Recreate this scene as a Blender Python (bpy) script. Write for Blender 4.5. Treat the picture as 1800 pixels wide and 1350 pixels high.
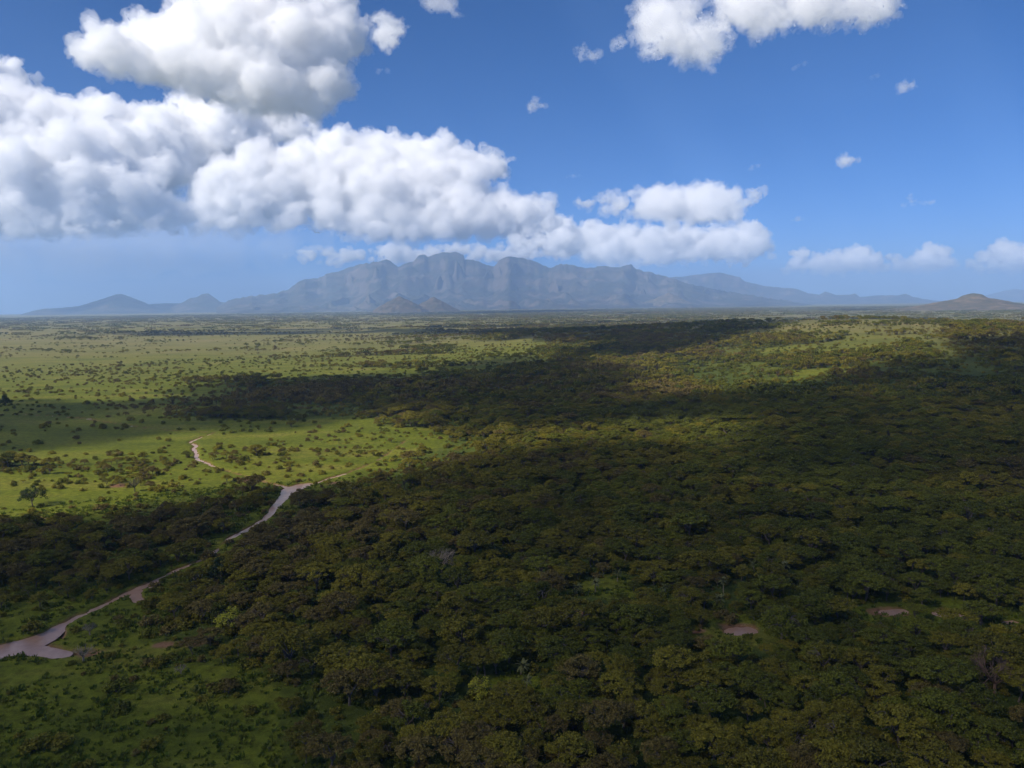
import bpy, bmesh, math, random
import numpy as np
from mathutils import Matrix, Vector

scene = bpy.context.scene
for _o in list(bpy.data.objects):
    bpy.data.objects.remove(_o)
random.seed(7)
RNG = np.random.default_rng(11)
R = math.radians

# ---------------------------------------------------------------- camera
W, H = 1800.0, 1350.0            # the photograph's pixels, used to read positions from it
FOC = 1397.0                     # focal length in those pixels
CAM_Z = 90.0
PITCH, ROLL = R(5.8), R(0.72)
cam_data = bpy.data.cameras.new('camera')
cam_data.sensor_width = 36.0
cam_data.lens = 36.0 * FOC / W
cam_data.clip_start = 1.0
cam_data.clip_end = 200000.0
camera = bpy.data.objects.new('camera', cam_data)
scene.collection.objects.link(camera)
CAM_M = (Matrix.Translation((0, 0, CAM_Z)) @ Matrix.Rotation(math.pi / 2 - PITCH, 4, 'X')
         @ Matrix.Rotation(-ROLL, 4, 'Z'))
camera.matrix_world = CAM_M
scene.camera = camera

# ---------------------------------------------------------------- sky and sun
SUN_EL, SUN_AZ = R(40), R(-126)
world = bpy.data.worlds.new('World')
scene.world = world
world.use_nodes = True
_n, _l = world.node_tree.nodes, world.node_tree.links
sky = _n.new('ShaderNodeTexSky')
sky.sky_type = 'NISHITA'
sky.sun_disc = False
sky.sun_elevation = SUN_EL
sky.sun_rotation = SUN_AZ
sky.altitude = 1200
sky.air_density = 0.5
sky.dust_density = 1.2
sky.ozone_density = 10.0
_hs = _n.new('ShaderNodeHueSaturation')
_hs.inputs['Saturation'].default_value = 1.12
_l.new(sky.outputs[0], _hs.inputs['Color'])
_l.new(_hs.outputs[0], _n['Background'].inputs[0])
_n['Background'].inputs[1].default_value = 0.105
SUN = Vector((math.sin(SUN_AZ) * math.cos(SUN_EL), math.cos(SUN_AZ) * math.cos(SUN_EL), math.sin(SUN_EL)))
sun_data = bpy.data.lights.new('sun', 'SUN')
sun_data.energy = 5.0
sun_data.angle = R(0.5)
sun_data.color = (1.0, 0.93, 0.82)
sun = bpy.data.objects.new('sun', sun_data)
sun.rotation_euler = SUN.to_track_quat('Z', 'Y').to_euler()
scene.collection.objects.link(sun)

vs = scene.view_settings
vs.view_transform = 'Standard'
vs.look = 'None'
vs.gamma = 1.0
vs.exposure = 0.52
vs.use_curve_mapping = False
cy = scene.cycles
cy.use_denoising = True
cy.denoiser = 'OPENIMAGEDENOISE'
cy.max_bounces = 30
cy.diffuse_bounces = 3
cy.glossy_bounces = 3
cy.transmission_bounces = 4
cy.volume_bounces = 20
cy.transparent_max_bounces = 24
cy.sample_clamp_indirect = 8.0

# ---------------------------------------------------------------- projection helpers
EARTH = 2 * 7.4e6                # twice the effective radius: far ground sinks below the horizon
_M3 = np.array(CAM_M.to_3x3())

def pix_dir(u, v):
    """unit direction(s) of photograph pixel(s)"""
    u = np.asarray(u, float); v = np.asarray(v, float)
    d = np.stack([(u - W / 2) / FOC, -(v - H / 2) / FOC, -np.ones_like(u)], -1)
    d = d @ _M3.T
    return d / np.linalg.norm(d, axis=-1, keepdims=True)

def pix_ground(u, v, z=0.0):
    d = pix_dir(u, v)
    sl = np.minimum(d[..., 2] / np.hypot(d[..., 0], d[..., 1]), -1e-4)
    # camera height over a sinking earth:  CAM_Z - z + sl*r + r^2/EARTH = 0
    disc = np.maximum(sl * sl - 4 * (CAM_Z - z) / EARTH, 0)
    r = (-sl - np.sqrt(disc)) * EARTH / 2
    az = np.arctan2(d[..., 0], d[..., 1])
    return r * np.sin(az), r * np.cos(az)

def project(x, y, z):
    p = np.stack([np.asarray(x, float), np.asarray(y, float), np.asarray(z, float) - CAM_Z], -1) @ _M3
    dep = np.maximum(-p[..., 2], 1e-3)
    return W / 2 + FOC * p[..., 0] / dep, H / 2 - FOC * p[..., 1] / dep

# ---------------------------------------------------------------- numpy noise
def _hash(ix, iy, seed):
    h = (ix.astype(np.int64) * 374761393 + iy.astype(np.int64) * 668265263 + seed * 974711) & 0xffffffff
    h = ((h ^ (h >> 13)) * 1274126177) & 0xffffffff
    return ((h ^ (h >> 16)) & 0xffff) / 65535.0

def vnoise(x, y, seed=0):
    x = np.asarray(x, float); y = np.asarray(y, float)
    ix, iy = np.floor(x), np.floor(y)
    fx, fy = x - ix, y - iy
    fx = fx * fx * fx * (fx * (fx * 6 - 15) + 10); fy = fy * fy * fy * (fy * (fy * 6 - 15) + 10)
    a = _hash(ix, iy, seed); b = _hash(ix + 1, iy, seed)
    c = _hash(ix, iy + 1, seed); d = _hash(ix + 1, iy + 1, seed)
    return (a + (b - a) * fx) * (1 - fy) + (c + (d - c) * fx) * fy

def fbm(x, y, octaves=4, seed=0):
    s, a, t = 0.0, 1.0, 0.0
    for k in range(octaves):
        s = s + a * vnoise(x * 2 ** k + 17.3 * k, y * 2 ** k - 9.1 * k, seed + k)
        t += a; a *= 0.5
    return s / t

def ridged(x, y, octaves=4, seed=0):
    s, a, t = 0.0, 1.0, 0.0
    for k in range(octaves):
        s = s + a * (1 - np.abs(2 * vnoise(x * 2 ** k + 31.7 * k, y * 2 ** k + 5.3 * k, seed + k) - 1))
        t += a; a *= 0.5
    return s / t

def smooth(a, b, x):
    t = np.clip((np.asarray(x, float) - a) / (b - a), 0, 1)
    return t * t * (3 - 2 * t)

def in_poly(u, v, poly):
    u = np.asarray(u, float); v = np.asarray(v, float)
    inside = np.zeros(u.shape, bool)
    n = len(poly)
    for i in range(n):
        (x1, y1), (x2, y2) = poly[i], poly[(i + 1) % n]
        if y1 == y2:
            continue
        c = ((y1 > v) != (y2 > v)) & (u < (x2 - x1) * (v - y1) / (y2 - y1) + x1)
        inside ^= c
    return inside

def poly_dist(u, v, poly, closed=True):
    best = np.full(np.shape(u), 1e12)
    n = len(poly)
    for i in range(n if closed else n - 1):
        x1, y1 = poly[i][:2]; x2, y2 = poly[(i + 1) % n][:2]
        dx, dy = x2 - x1, y2 - y1
        t = np.clip(((u - x1) * dx + (v - y1) * dy) / (dx * dx + dy * dy + 1e-9), 0, 1)
        best = np.minimum(best, np.hypot(u - x1 - t * dx, v - y1 - t * dy))
    return best

# ---------------------------------------------------------------- object helpers
COL = scene.collection

def mesh_from(name, verts, faces, smooth_shade=True):
    me = bpy.data.meshes.new(name)
    verts = np.asarray(verts, np.float32); faces = np.asarray(faces, np.int32)
    k = faces.shape[1]
    me.vertices.add(len(verts)); me.vertices.foreach_set('co', verts.ravel())
    me.loops.add(faces.size); me.loops.foreach_set('vertex_index', faces.ravel())
    me.polygons.add(len(faces))
    me.polygons.foreach_set('loop_start', np.arange(0, faces.size, k, dtype=np.int32))
    me.polygons.foreach_set('loop_total', np.full(len(faces), k, np.int32))
    me.polygons.foreach_set('use_smooth', np.full(len(faces), smooth_shade))
    me.update(calc_edges=True)
    return me

def link(name, data, parent=None, loc=None):
    o = bpy.data.objects.new(name, data)
    COL.objects.link(o)
    if parent is not None:
        o.parent = parent
    if loc is not None:
        o.location = loc
    return o

def tag(o, label=None, category=None, group=None, kind=None):
    if label: o['label'] = label
    if category: o['category'] = category
    if group: o['group'] = group
    if kind: o['kind'] = kind
    return o

def material(name):
    m = bpy.data.materials.new(name)
    m.use_nodes = True
    return m, m.node_tree.nodes, m.node_tree.links, m.node_tree.nodes['Principled BSDF']

def ramp(nodes, stops):
    r = nodes.new('ShaderNodeValToRGB')
    el = r.color_ramp.elements
    while len(el) < len(stops):
        el.new(0.5)
    for e, (p, c) in zip(el, stops):
        e.position = p; e.color = (*c, 1)
    return r

def noise_node(nodes, links, scale, detail=4, rough=0.55, vec=None, dim='3D'):
    t = nodes.new('ShaderNodeTexNoise')
    t.noise_dimensions = dim
    t.inputs['Scale'].default_value = scale
    t.inputs['Detail'].default_value = detail
    t.inputs['Roughness'].default_value = rough
    if vec is not None:
        links.new(vec, t.inputs['Vector'])
    return t

def mix_node(nodes, links, fac, a, b, blend='MIX'):
    m = nodes.new('ShaderNodeMix'); m.data_type = 'RGBA'; m.blend_type = blend
    for sock, val in ((m.inputs[0], fac), (m.inputs[6], a), (m.inputs[7], b)):
        if hasattr(val, 'default_value') or hasattr(val, 'is_linked'):
            links.new(val, sock)
        elif isinstance(val, tuple):
            sock.default_value = (*val, 1)
        else:
            sock.default_value = val
    return m.outputs[2]
# ================================================================ terrain
# streams: (photo u, photo v, half width in metres, water?)
STREAMS = [
    [(-90, 1168, 5.52, 1), (0, 1141, 4.76, 1), (45, 1130, 4.93, 1), (82, 1116, 3.91, 1), (100, 1099, 1.49, 1), (125, 1086, 1.01, 1), (150, 1075, 0.88, 1),
     (200, 1051, 0.84, 1), (228, 1037, 1.08, 1), (246, 1030, 1.28, 1), (272, 1017, 0.88, 1), (320, 995, 0.81, 1), (372, 972, 0.81, 1), (398, 946, 0.81, 1),
     (440, 925, 0.88, 1), (468, 908, 1.08, 1), (484, 888, 1.49, 1), (500, 872, 2.38, 1), (513, 858, 5.10, 1), (532, 850, 4.25, 1), (556, 847, 0.94, 1),
     (582, 838, 1.15, 1), (606, 831, 0.74, 1), (640, 818, 0.34, 0), (664, 808, 0.41, 1), (690, 790, 0.20, 0), (722, 768, 0.14, 0)],
    [(240, 1034, 1.3, 1), (238, 1042, 1.6, 1), (243, 1053, 0.9, 1)],
    [(272, 1019, 0.9, 1), (268, 1028, 0.9, 1)],
    [(60, 1138, 2.6, 1), (110, 1146, 1.8, 1), (165, 1140, 0.7, 0)],
    [(513, 856, 1.15, 1), (486, 850, 0.84, 1), (455, 842, 0.38, 0), (412, 830, 0.46, 0), (376, 818, 0.84, 1), (366, 813, 0.61, 1), (346, 805, 0.77, 1),
     (345, 794, 0.73, 1), (340, 787, 0.84, 1), (346, 782, 0.69, 1), (334, 776, 0.69, 1), (352, 768, 0.58, 1), (377, 760, 0.84, 1)],
    [(-60, 724, 0.58, 0), (2, 727, 0.77, 1), (12, 728, 0.38, 0), (44, 729, 0.77, 1), (54, 730, 0.38, 0), (90, 731, 0.84, 1), (98, 732, 0.38, 0),
     (154, 736, 1.23, 1), (164, 738, 0.38, 0), (232, 748, 1.15, 1), (244, 750, 0.38, 0), (300, 756, 0.38, 0), (377, 760, 0.46, 0)],
]
PONDS = [(1302, 1106, 2.7), (1572, 1073, 2.4), (1662, 1076, 1.7), (1684, 1077, 1.4), (1776, 1092, 1.3)]
SOIL = [(1560, 1076, 4.2), (1300, 1103, 4.4), (632, 1092, 2.6), (742, 1073, 2.4), (905, 1077, 2.4), (1010, 1078, 3.0), (330, 1130, 3.0), (290, 1132, 2.4),
        (1225, 1108, 2.2), (150, 1146, 3.0), (215, 853, 5.0), (20, 915, 5.0), (60, 912, 4.0), (440, 842, 6.0), (600, 850, 5.0)]

def to_world(path):
    a = np.array(path, float)
    x, y = pix_ground(a[:, 0], a[:, 1])
    return np.stack([x, y, a[:, 2], a[:, 3]], -1)
STREAM_W = [to_world(s) for s in STREAMS]
for s in PONDS:
    x, y = pix_ground(s[0], s[1])
    STREAM_W.append(np.array([(x - s[2] * 0.8, y, s[2], 1), (x + s[2] * 0.8, y + 0.8, s[2] * 0.9, 1)], float))

def stream_field(x, y):
    """distance to the nearest bank: below zero inside a channel"""
    best = np.full(np.shape(x), 1e6)
    for P in STREAM_W:
        for a, b in zip(P[:-1], P[1:]):
            dx, dy = b[0] - a[0], b[1] - a[1]
            t = np.clip(((x - a[0]) * dx + (y - a[1]) * dy) / (dx * dx + dy * dy), 0, 1)
            best = np.minimum(best, np.hypot(x - a[0] - t * dx, y - a[1] - t * dy) - (a[2] + (b[2] - a[2]) * t))
    return best

def shore(x, y):
    """uneven banks"""
    return (fbm(x / 3.2, y / 3.2, 3, 35) - 0.5) * 1.9 + (fbm(x / 14.0, y / 14.0, 2, 36) - 0.45) * 1.6

RA, RB = np.array([143.0, 1995.0]), np.array([785.0, 1219.0])     # crest of the low wooded ridge on the right
RD = (RB - RA) / np.linalg.norm(RB - RA)
RLEN = float(np.linalg.norm(RB - RA))

def base_height(x, y):
    """land without the channels"""
    x = np.asarray(x, float); y = np.asarray(y, float)
    r = np.hypot(x, y)
    t = (x - RA[0]) * RD[0] + (y - RA[1]) * RD[1]
    s = (x - RA[0]) * -RD[1] + (y - RA[1]) * RD[0]        # positive: behind the crest
    s = s + 70 * (fbm(t / 260.0, s * 0 + 3.1, 3, 5) - 0.5)
    top = np.interp(t, [-700, -350, 0, 330, 620, 1000, 1500, 2300], [0, 6, 19, 37, 49, 47, 44, 20])
    prof = np.where(s > 0, np.exp(-(np.abs(s) / 650.0) ** 2.4), np.exp(-(np.abs(s) / 470.0) ** 1.9))
    h = top * prof * (0.86 + 0.28 * fbm(x / 170.0, y / 170.0, 3, 21))
    far = smooth(500, 1500, r)
    h = h + (fbm(x / 420.0, y / 420.0, 3, 2) - 0.5) * (1.0 + 5.0 * far)
    gx, gy = pix_ground(708, 583)
    h = h + 15 * np.exp(-(((x - gx) / 140.0) ** 2 + ((y - gy) / 170.0) ** 2))
    return h - r * r / EARTH

def ground_height(x, y):
    x = np.asarray(x, float); y = np.asarray(y, float)
    h = base_height(x, y)
    near = np.hypot(x, y) < 1300
    if near.any():
        d = np.full(x.shape, 1e3)
        d[near] = stream_field(x[near], y[near])
        d = d + shore(x, y)
        h = h - 1.7 * (1 - smooth(-0.9, 1.1, d)) - 0.25 * (1 - smooth(1, 6, d))
    return h

# how thickly trees stand, read off the photograph (rows of v, columns of u)
DV = [575, 600, 640, 670, 700, 730, 760, 800, 830, 860, 900, 950, 1000, 1050, 1100, 1150, 1200, 1280, 1350]
DU = [0, 150, 300, 450, 600, 750, 900, 1100, 1400, 1800]
DENS = np.array([
    [.30, .30, .30, .30, .35, .45, .6, .8, .5, .6], [.18, .18, .18, .2, .25, .35, .5, .85, .5, .7],
    [.09, .09, .10, .14, .2, .4, .6, .85, .55, .75], [.08, .08, .12, .5, .6, .7, .8, .9, .6, .85],
    [.06, .06, .35, .85, .85, .85, .9, .9, .9, .95], [.05, .05, .10, .6, .7, .75, .9, .95, .95, .95],
    [.04, .04, .05, .12, .25, .5, .85, .95, 1, 1], [.06, .06, .06, .18, .3, .6, .9, 1, 1, 1],
    [.6, .55, .35, .35, .4, .75, .95, 1, 1, 1], [.10, .12, .35, .5, .5, .85, 1, 1, 1, 1],
    [.10, .35, .8, .7, .7, .95, 1, 1, 1, 1], [.85, .9, .9, .35, .85, 1, 1, 1, 1, 1],
    [.9, .8, .35, .6, .9, .9, .95, .92, .95, 1], [.25, .12, .22, .8, .9, .9, .9, .7, .8, 1],
    [.06, .2, .7, .8, .9, .95, 1, .95, .75, 1], [.05, .4, .7, .7, .9, .95, 1, 1, 1, 1],
    [.15, .25, .4, .55, .8, .9, .85, .85, 1, 1], [.15, .15, .25, .45, .75, .9, .95, 1, 1, 1],
    [.2, .2, .25, .4, .8, .9, 1, 1, 1, 1]])

def grid_lookup(tab, u, v):
    ui = np.interp(u, DU, np.arange(len(DU))); vi = np.interp(v, DV, np.arange(len(DV)))
    i = np.minimum(ui.astype(int), len(DU) - 2); j = np.minimum(vi.astype(int), len(DV) - 2)
    fu, fv = ui - i, vi - j
    return ((tab[j, i] * (1 - fu) + tab[j, i + 1] * fu) * (1 - fv) + (tab[j + 1, i] * (1 - fu) + tab[j + 1, i + 1] * fu) * fv)

def tree_cover(x, y):
    u, v = project(x, y, base_height(x, y))
    r = np.hypot(x, y)
    far = smooth(250, 1200, r)
    u = u + (fbm(x / 25.0, y / 25.0, 2, 60) - 0.5) * 90 * (1 - 0.5 * far)
    v = v + (fbm(x / 25.0, y / 25.0, 2, 61) - 0.5) * 46 * (1 - 0.75 * far)
    behind = y < 60
    c = grid_lookup(DENS, np.clip(u, 0, 1800), np.clip(v, 575, 1350))
    for cu, cv, ru, rv in ((1105, 1042, 85, 24), (1305, 1116, 46, 26), (1560, 1084, 46, 20), (1672, 1086, 34, 16), (925, 1206, 60, 22), (1085, 1150, 40, 16),
                           (1010, 1085, 26, 12), (1775, 1102, 26, 16), (1420, 1010, 60, 12), (640, 1100, 22, 10), (1230, 1160, 40, 12), (300, 1140, 40, 14)):
        c = c * (1 - 0.93 * (((u - cu) / ru) ** 2 + ((v - cv) / rv) ** 2 < 1))
    # thickets lie in long drifts across the open plain
    band = fbm(x / 190.0, y / 60.0, 4, 64)
    c = np.where(c < 0.6, c * np.clip(8.0 * (band - 0.44), 0.10, 3.2), c)
    return np.where(behind, 0.7, c)

def build_ground():
    az_in = np.arange(-44, 44.01, 0.14)
    az = np.radians(np.concatenate([az_in, np.arange(47, 316, 4.0)]))
    rads = [0.0, 30.0, 60.0, 90.0, 110.0]
    r = 120.0
    while r < 42000:
        rads.append(r)
        r *= 1.0042 if r < 650 else (1.008 if r < 4000 else 1.02)
    rads = np.array(rads)
    RR, AA = np.meshgrid(rads, az, indexing='ij')
    x, y = RR * np.sin(AA), RR * np.cos(AA)
    z = ground_height(x, y)
    n, m = RR.shape
    i, j = np.meshgrid(np.arange(n - 1), np.arange(m), indexing='ij')
    j2 = (j + 1) % m
    faces = np.stack([i * m + j, i * m + j2, (i + 1) * m + j2, (i + 1) * m + j], -1).reshape(-1, 4)
    # the innermost ring is a point under the camera: start with the second ring and fill it with one fan
    verts = np.stack([x, y, z], -1).reshape(-1, 3)
    faces = faces[m:]
    centre = 0
    fan = np.stack([np.full(m, centre), m + np.arange(m), m + (np.arange(m) + 1) % m, np.full(m, centre)], -1)
    me = bpy.data.meshes.new('ground')
    tri = fan[:, :3]
    me = mesh_from('ground', verts, np.concatenate([faces, np.concatenate([tri, tri[:, 2:]], 1)]) if False else faces)
    X, Y = verts[:, 0], verts[:, 1]
    d = np.full(len(X), 1e3)
    k = np.hypot(X, Y) < 1300
    d[k] = stream_field(X[k], Y[k]) + shore(X[k], Y[k])
    soil = (1 - smooth(-0.2, 0.9, d + 1.6 * (fbm(X / 5.0, Y / 5.0, 3, 33) - 0.5)))
    for (u, v, rad) in SOIL:
        gx, gy = pix_ground(u, v)
        dd = np.hypot((X - gx) / 1.5, Y - gy) / rad + 0.9 * (fbm(X / 4.0, Y / 4.0, 3, 34) - 0.5)
        soil = np.maximum(soil, 1 - smooth(0.6, 1.1, dd))
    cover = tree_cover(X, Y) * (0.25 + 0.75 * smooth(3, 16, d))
    rr = np.hypot(X, Y)
    dry = smooth(800, 2300, rr) * (0.35 + 0.65 * fbm(X / 700.0, Y / 160.0, 3, 40))
    t = (X - RA[0]) * RD[0] + (Y - RA[1]) * RD[1]
    s = (X - RA[0]) * -RD[1] + (Y - RA[1]) * RD[0]
    dry = np.maximum(dry, 0.8 * np.exp(-(s / 330.0) ** 2) * smooth(100, 500, t))
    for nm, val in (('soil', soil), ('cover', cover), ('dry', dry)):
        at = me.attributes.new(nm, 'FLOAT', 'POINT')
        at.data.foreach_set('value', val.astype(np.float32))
    return me

def ground_material():
    m, n, l, b = material('savanna_ground')
    pos = n.new('ShaderNodeNewGeometry').outputs['Position']
    def attr(nm):
        a = n.new('ShaderNodeAttribute'); a.attribute_name = nm; return a.outputs['Fac']
    mp = n.new('ShaderNodeMapping'); mp.inputs['Scale'].default_value = (0.4, 1.0, 1.0); l.new(pos, mp.inputs['Vector'])
    n1 = noise_node(n, l, 0.028, 6, 0.65, mp.outputs[0])
    n2 = noise_node(n, l, 0.35, 5, 0.65, pos)
    n3 = noise_node(n, l, 2.6, 3, 0.6, pos)
    g1 = ramp(n, [(0.30, (0.085, 0.108, 0.009)), (0.50, (0.148, 0.170, 0.012)), (0.64, (0.205, 0.200, 0.026)), (0.76, (0.230, 0.175, 0.060))])
    l.new(n1.outputs['Fac'], g1.inputs[0])
    g2 = ramp(n, [(0.32, (0.35, 0.35, 0.35)), (0.55, (0.85, 0.85, 0.85)), (0.75, (1.15, 1.1, 1.0))])
    l.new(n2.outputs['Fac'], g2.inputs[0])
    grass = mix_node(n, l, 0.85, g1.outputs[0], g2.outputs[0], 'MULTIPLY')
    g3 = ramp(n, [(0.3, (0.55, 0.55, 0.55)), (0.7, (1.2, 1.2, 1.2))])
    l.new(n3.outputs['Fac'], g3.inputs[0])
    grass = mix_node(n, l, 0.7, grass, g3.outputs[0], 'MULTIPLY')
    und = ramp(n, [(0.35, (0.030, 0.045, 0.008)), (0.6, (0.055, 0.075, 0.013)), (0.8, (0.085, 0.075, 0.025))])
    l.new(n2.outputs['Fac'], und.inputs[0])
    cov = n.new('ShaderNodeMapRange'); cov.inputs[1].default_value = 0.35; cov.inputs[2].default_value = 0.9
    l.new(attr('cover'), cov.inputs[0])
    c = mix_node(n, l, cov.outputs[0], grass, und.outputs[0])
    dryc = ramp(n, [(0.3, (0.120, 0.115, 0.042)), (0.5, (0.185, 0.160, 0.060)), (0.75, (0.260, 0.190, 0.090))])
    n4 = noise_node(n, l, 0.008, 6, 0.65, pos)
    l.new(n4.outputs['Fac'], dryc.inputs[0])
    c = mix_node(n, l, attr('dry'), c, dryc.outputs[0])
    soilc = ramp(n, [(0.3, (0.150, 0.075, 0.040)), (0.6, (0.230, 0.125, 0.070)), (0.8, (0.290, 0.180, 0.110))])
    l.new(n2.outputs['Fac'], soilc.inputs[0])
    c = mix_node(n, l, attr('soil'), c, soilc.outputs[0])
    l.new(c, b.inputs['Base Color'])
    b.inputs['Roughness'].default_value = 0.95
    b.inputs['Specular IOR Level'].default_value = 0.1
    bump = n.new('ShaderNodeBump'); bump.inputs['Strength'].default_value = 0.9; bump.inputs['Distance'].default_value = 0.5
    l.new(n3.outputs['Fac'], bump.inputs['Height'])
    l.new(bump.outputs[0], b.inputs['Normal'])
    return m

ground = link('ground', build_ground())
ground.data.materials.append(ground_material())
tag(ground, 'wide green savanna plain running out to the horizon', 'ground', kind='structure')

# ---------------------------------------------------------------- water
m, n, l, b = material('muddy_water')
pos = n.new('ShaderNodeNewGeometry').outputs['Position']
wn = noise_node(n, l, 0.5, 3, 0.6, pos)
wr = ramp(n, [(0.3, (0.27, 0.155, 0.105)), (0.7, (0.36, 0.225, 0.165))])
l.new(wn.outputs['Fac'], wr.inputs[0]); l.new(wr.outputs[0], b.inputs['Base Color'])
b.inputs['Roughness'].default_value = 0.32
wb = n.new('ShaderNodeBump'); wb.inputs['Strength'].default_value = 0.12; wb.inputs['Distance'].default_value = 0.2
wn2 = noise_node(n, l, 2.5, 2, 0.5, pos)
l.new(wn2.outputs['Fac'], wb.inputs['Height']); l.new(wb.outputs[0], b.inputs['Normal'])
M_WATER = m

def water_strip(P):
    """flat muddy water lying in a channel, a little wider than its bed so that it ends inside the banks"""
    pts = []
    for a, c in zip(P[:-1], P[1:]):
        k = max(2, int(np.hypot(*(c[:2] - a[:2])) / 2.0))
        for t in np.linspace(0, 1, k, endpoint=False):
            pts.append(a + (c - a) * t)
    pts.append(P[-1])
    pts = np.array(pts)
    ker = np.ones(5) / 5
    if len(pts) > 8:
        for c in (0, 1, 2):
            pts[2:-2, c] = np.convolve(pts[:, c], ker, 'valid')
    tan = np.gradient(pts[:, :2], axis=0)
    tan /= np.linalg.norm(tan, axis=1, keepdims=True) + 1e-9
    nor = np.stack([-tan[:, 1], tan[:, 0]], -1)
    w = pts[:, 2] + 0.6
    z = base_height(pts[:, 0], pts[:, 1]) - 0.85
    zs = np.convolve(np.pad(z, 10, mode='edge'), np.ones(21) / 21, 'valid')
    rows = []
    cap = 5
    def ring(p, q, hw, zz):
        return [(p[0] + q[0] * hw * s, p[1] + q[1] * hw * s, zz) for s in (-1, -0.5, 0, 0.5, 1)]
    for e in range(cap, 0, -1):
        a = e / cap * math.pi / 2
        rows.append(ring(pts[0, :2] - tan[0] * w[0] * math.sin(a), nor[0], w[0] * max(math.cos(a), 0.03), zs[0]))
    for p, q, hw, zz in zip(pts[:, :2], nor, w, zs):
        rows.append(ring(p, q, hw, zz))
    for e in range(1, cap + 1):
        a = e / cap * math.pi / 2
        rows.append(ring(pts[-1, :2] + tan[-1] * w[-1] * math.sin(a), nor[-1], w[-1] * max(math.cos(a), 0.03), zs[-1]))
    V = np.array(rows).reshape(-1, 3)
    nr = len(rows)
    F = [(i * 5 + j, i * 5 + j + 1, i * 5 + j + 6, i * 5 + j + 5) for i in range(nr - 1) for j in range(4)]
    return V, F

def water_object(name, P, label):
    runs, cur = [], []
    for p in P:
        if p[3] > 0.5:
            cur.append(p)
        else:
            if len(cur) == 1:
                q = cur[0].copy(); q[0] += 2.5; q[1] += 0.3; cur.append(q)
            if len(cur) > 1: runs.append(cur)
            cur = []
    if len(cur) > 1: runs.append(cur)
    for k, run in enumerate(runs):
        V, F = water_strip(np.array(run))
        o = link(name, mesh_from('water', V, F))
        o.data.materials.append(M_WATER)
        tag(o, label if len(runs) == 1 else label, 'water', kind='structure')

for P, nm, lb in zip(STREAM_W, ['stream', 'stream', 'stream', 'stream', 'stream', 'stream', 'pond', 'pond', 'pond', 'pond', 'pond'],
                     ['muddy winding stream between grassy banks', 'short inlet of muddy water beside the stream', 'small muddy inlet above the stream bend',
                      'muddy backwater below the widest pool of the stream', 'narrow muddy stream winding through bright green grass',
                      'string of small puddles in a far dry channel', 'muddy pond ringed by red soil in the woodland',
                      'muddy pond beside orange soil in the woodland', 'small pale pond between dark trees', 'small pale pond between dark trees',
                      'tiny pond at the right edge between trees']):
    water_object(nm, P, lb)
# ================================================================ mountains and hills
def rock_material(name, dark, mid, pale, scale):
    m, n, l, b = material(name)
    g = n.new('ShaderNodeNewGeometry')
    t = noise_node(n, l, scale, 8, 0.65, g.outputs['Position'])
    r = ramp(n, [(0.32, dark), (0.52, mid), (0.70, pale)])
    l.new(t.outputs['Fac'], r.inputs[0])
    # bare rock where it is steep
    sx = n.new('ShaderNodeSeparateXYZ'); l.new(g.outputs['Normal'], sx.inputs[0])
    mr = n.new('ShaderNodeMapRange'); mr.inputs[1].default_value = 0.80; mr.inputs[2].default_value = 0.55
    l.new(sx.outputs['Z'], mr.inputs[0])
    c = mix_node(n, l, mr.outputs[0], r.outputs[0], tuple(0.6 * a + 0.4 * c_ for a, c_ in zip(mid, pale)))
    l.new(c, b.inputs['Base Color'])
    b.inputs['Roughness'].default_value = 0.95
    b.inputs['Specular IOR Level'].default_value = 0.1
    return m

M_MOUNTAIN = rock_material('mountain_rock', (0.025, 0.032, 0.020), (0.055, 0.052, 0.035), (0.17, 0.13, 0.10), 0.0022)
M_KOPJE = rock_material('kopje_scrub', (0.040, 0.042, 0.022), (0.085, 0.068, 0.042), (0.17, 0.125, 0.08), 0.012)
M_HILL = rock_material('hill_scrub', (0.050, 0.055, 0.025), (0.12, 0.095, 0.055), (0.22, 0.16, 0.10), 0.012)

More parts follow.
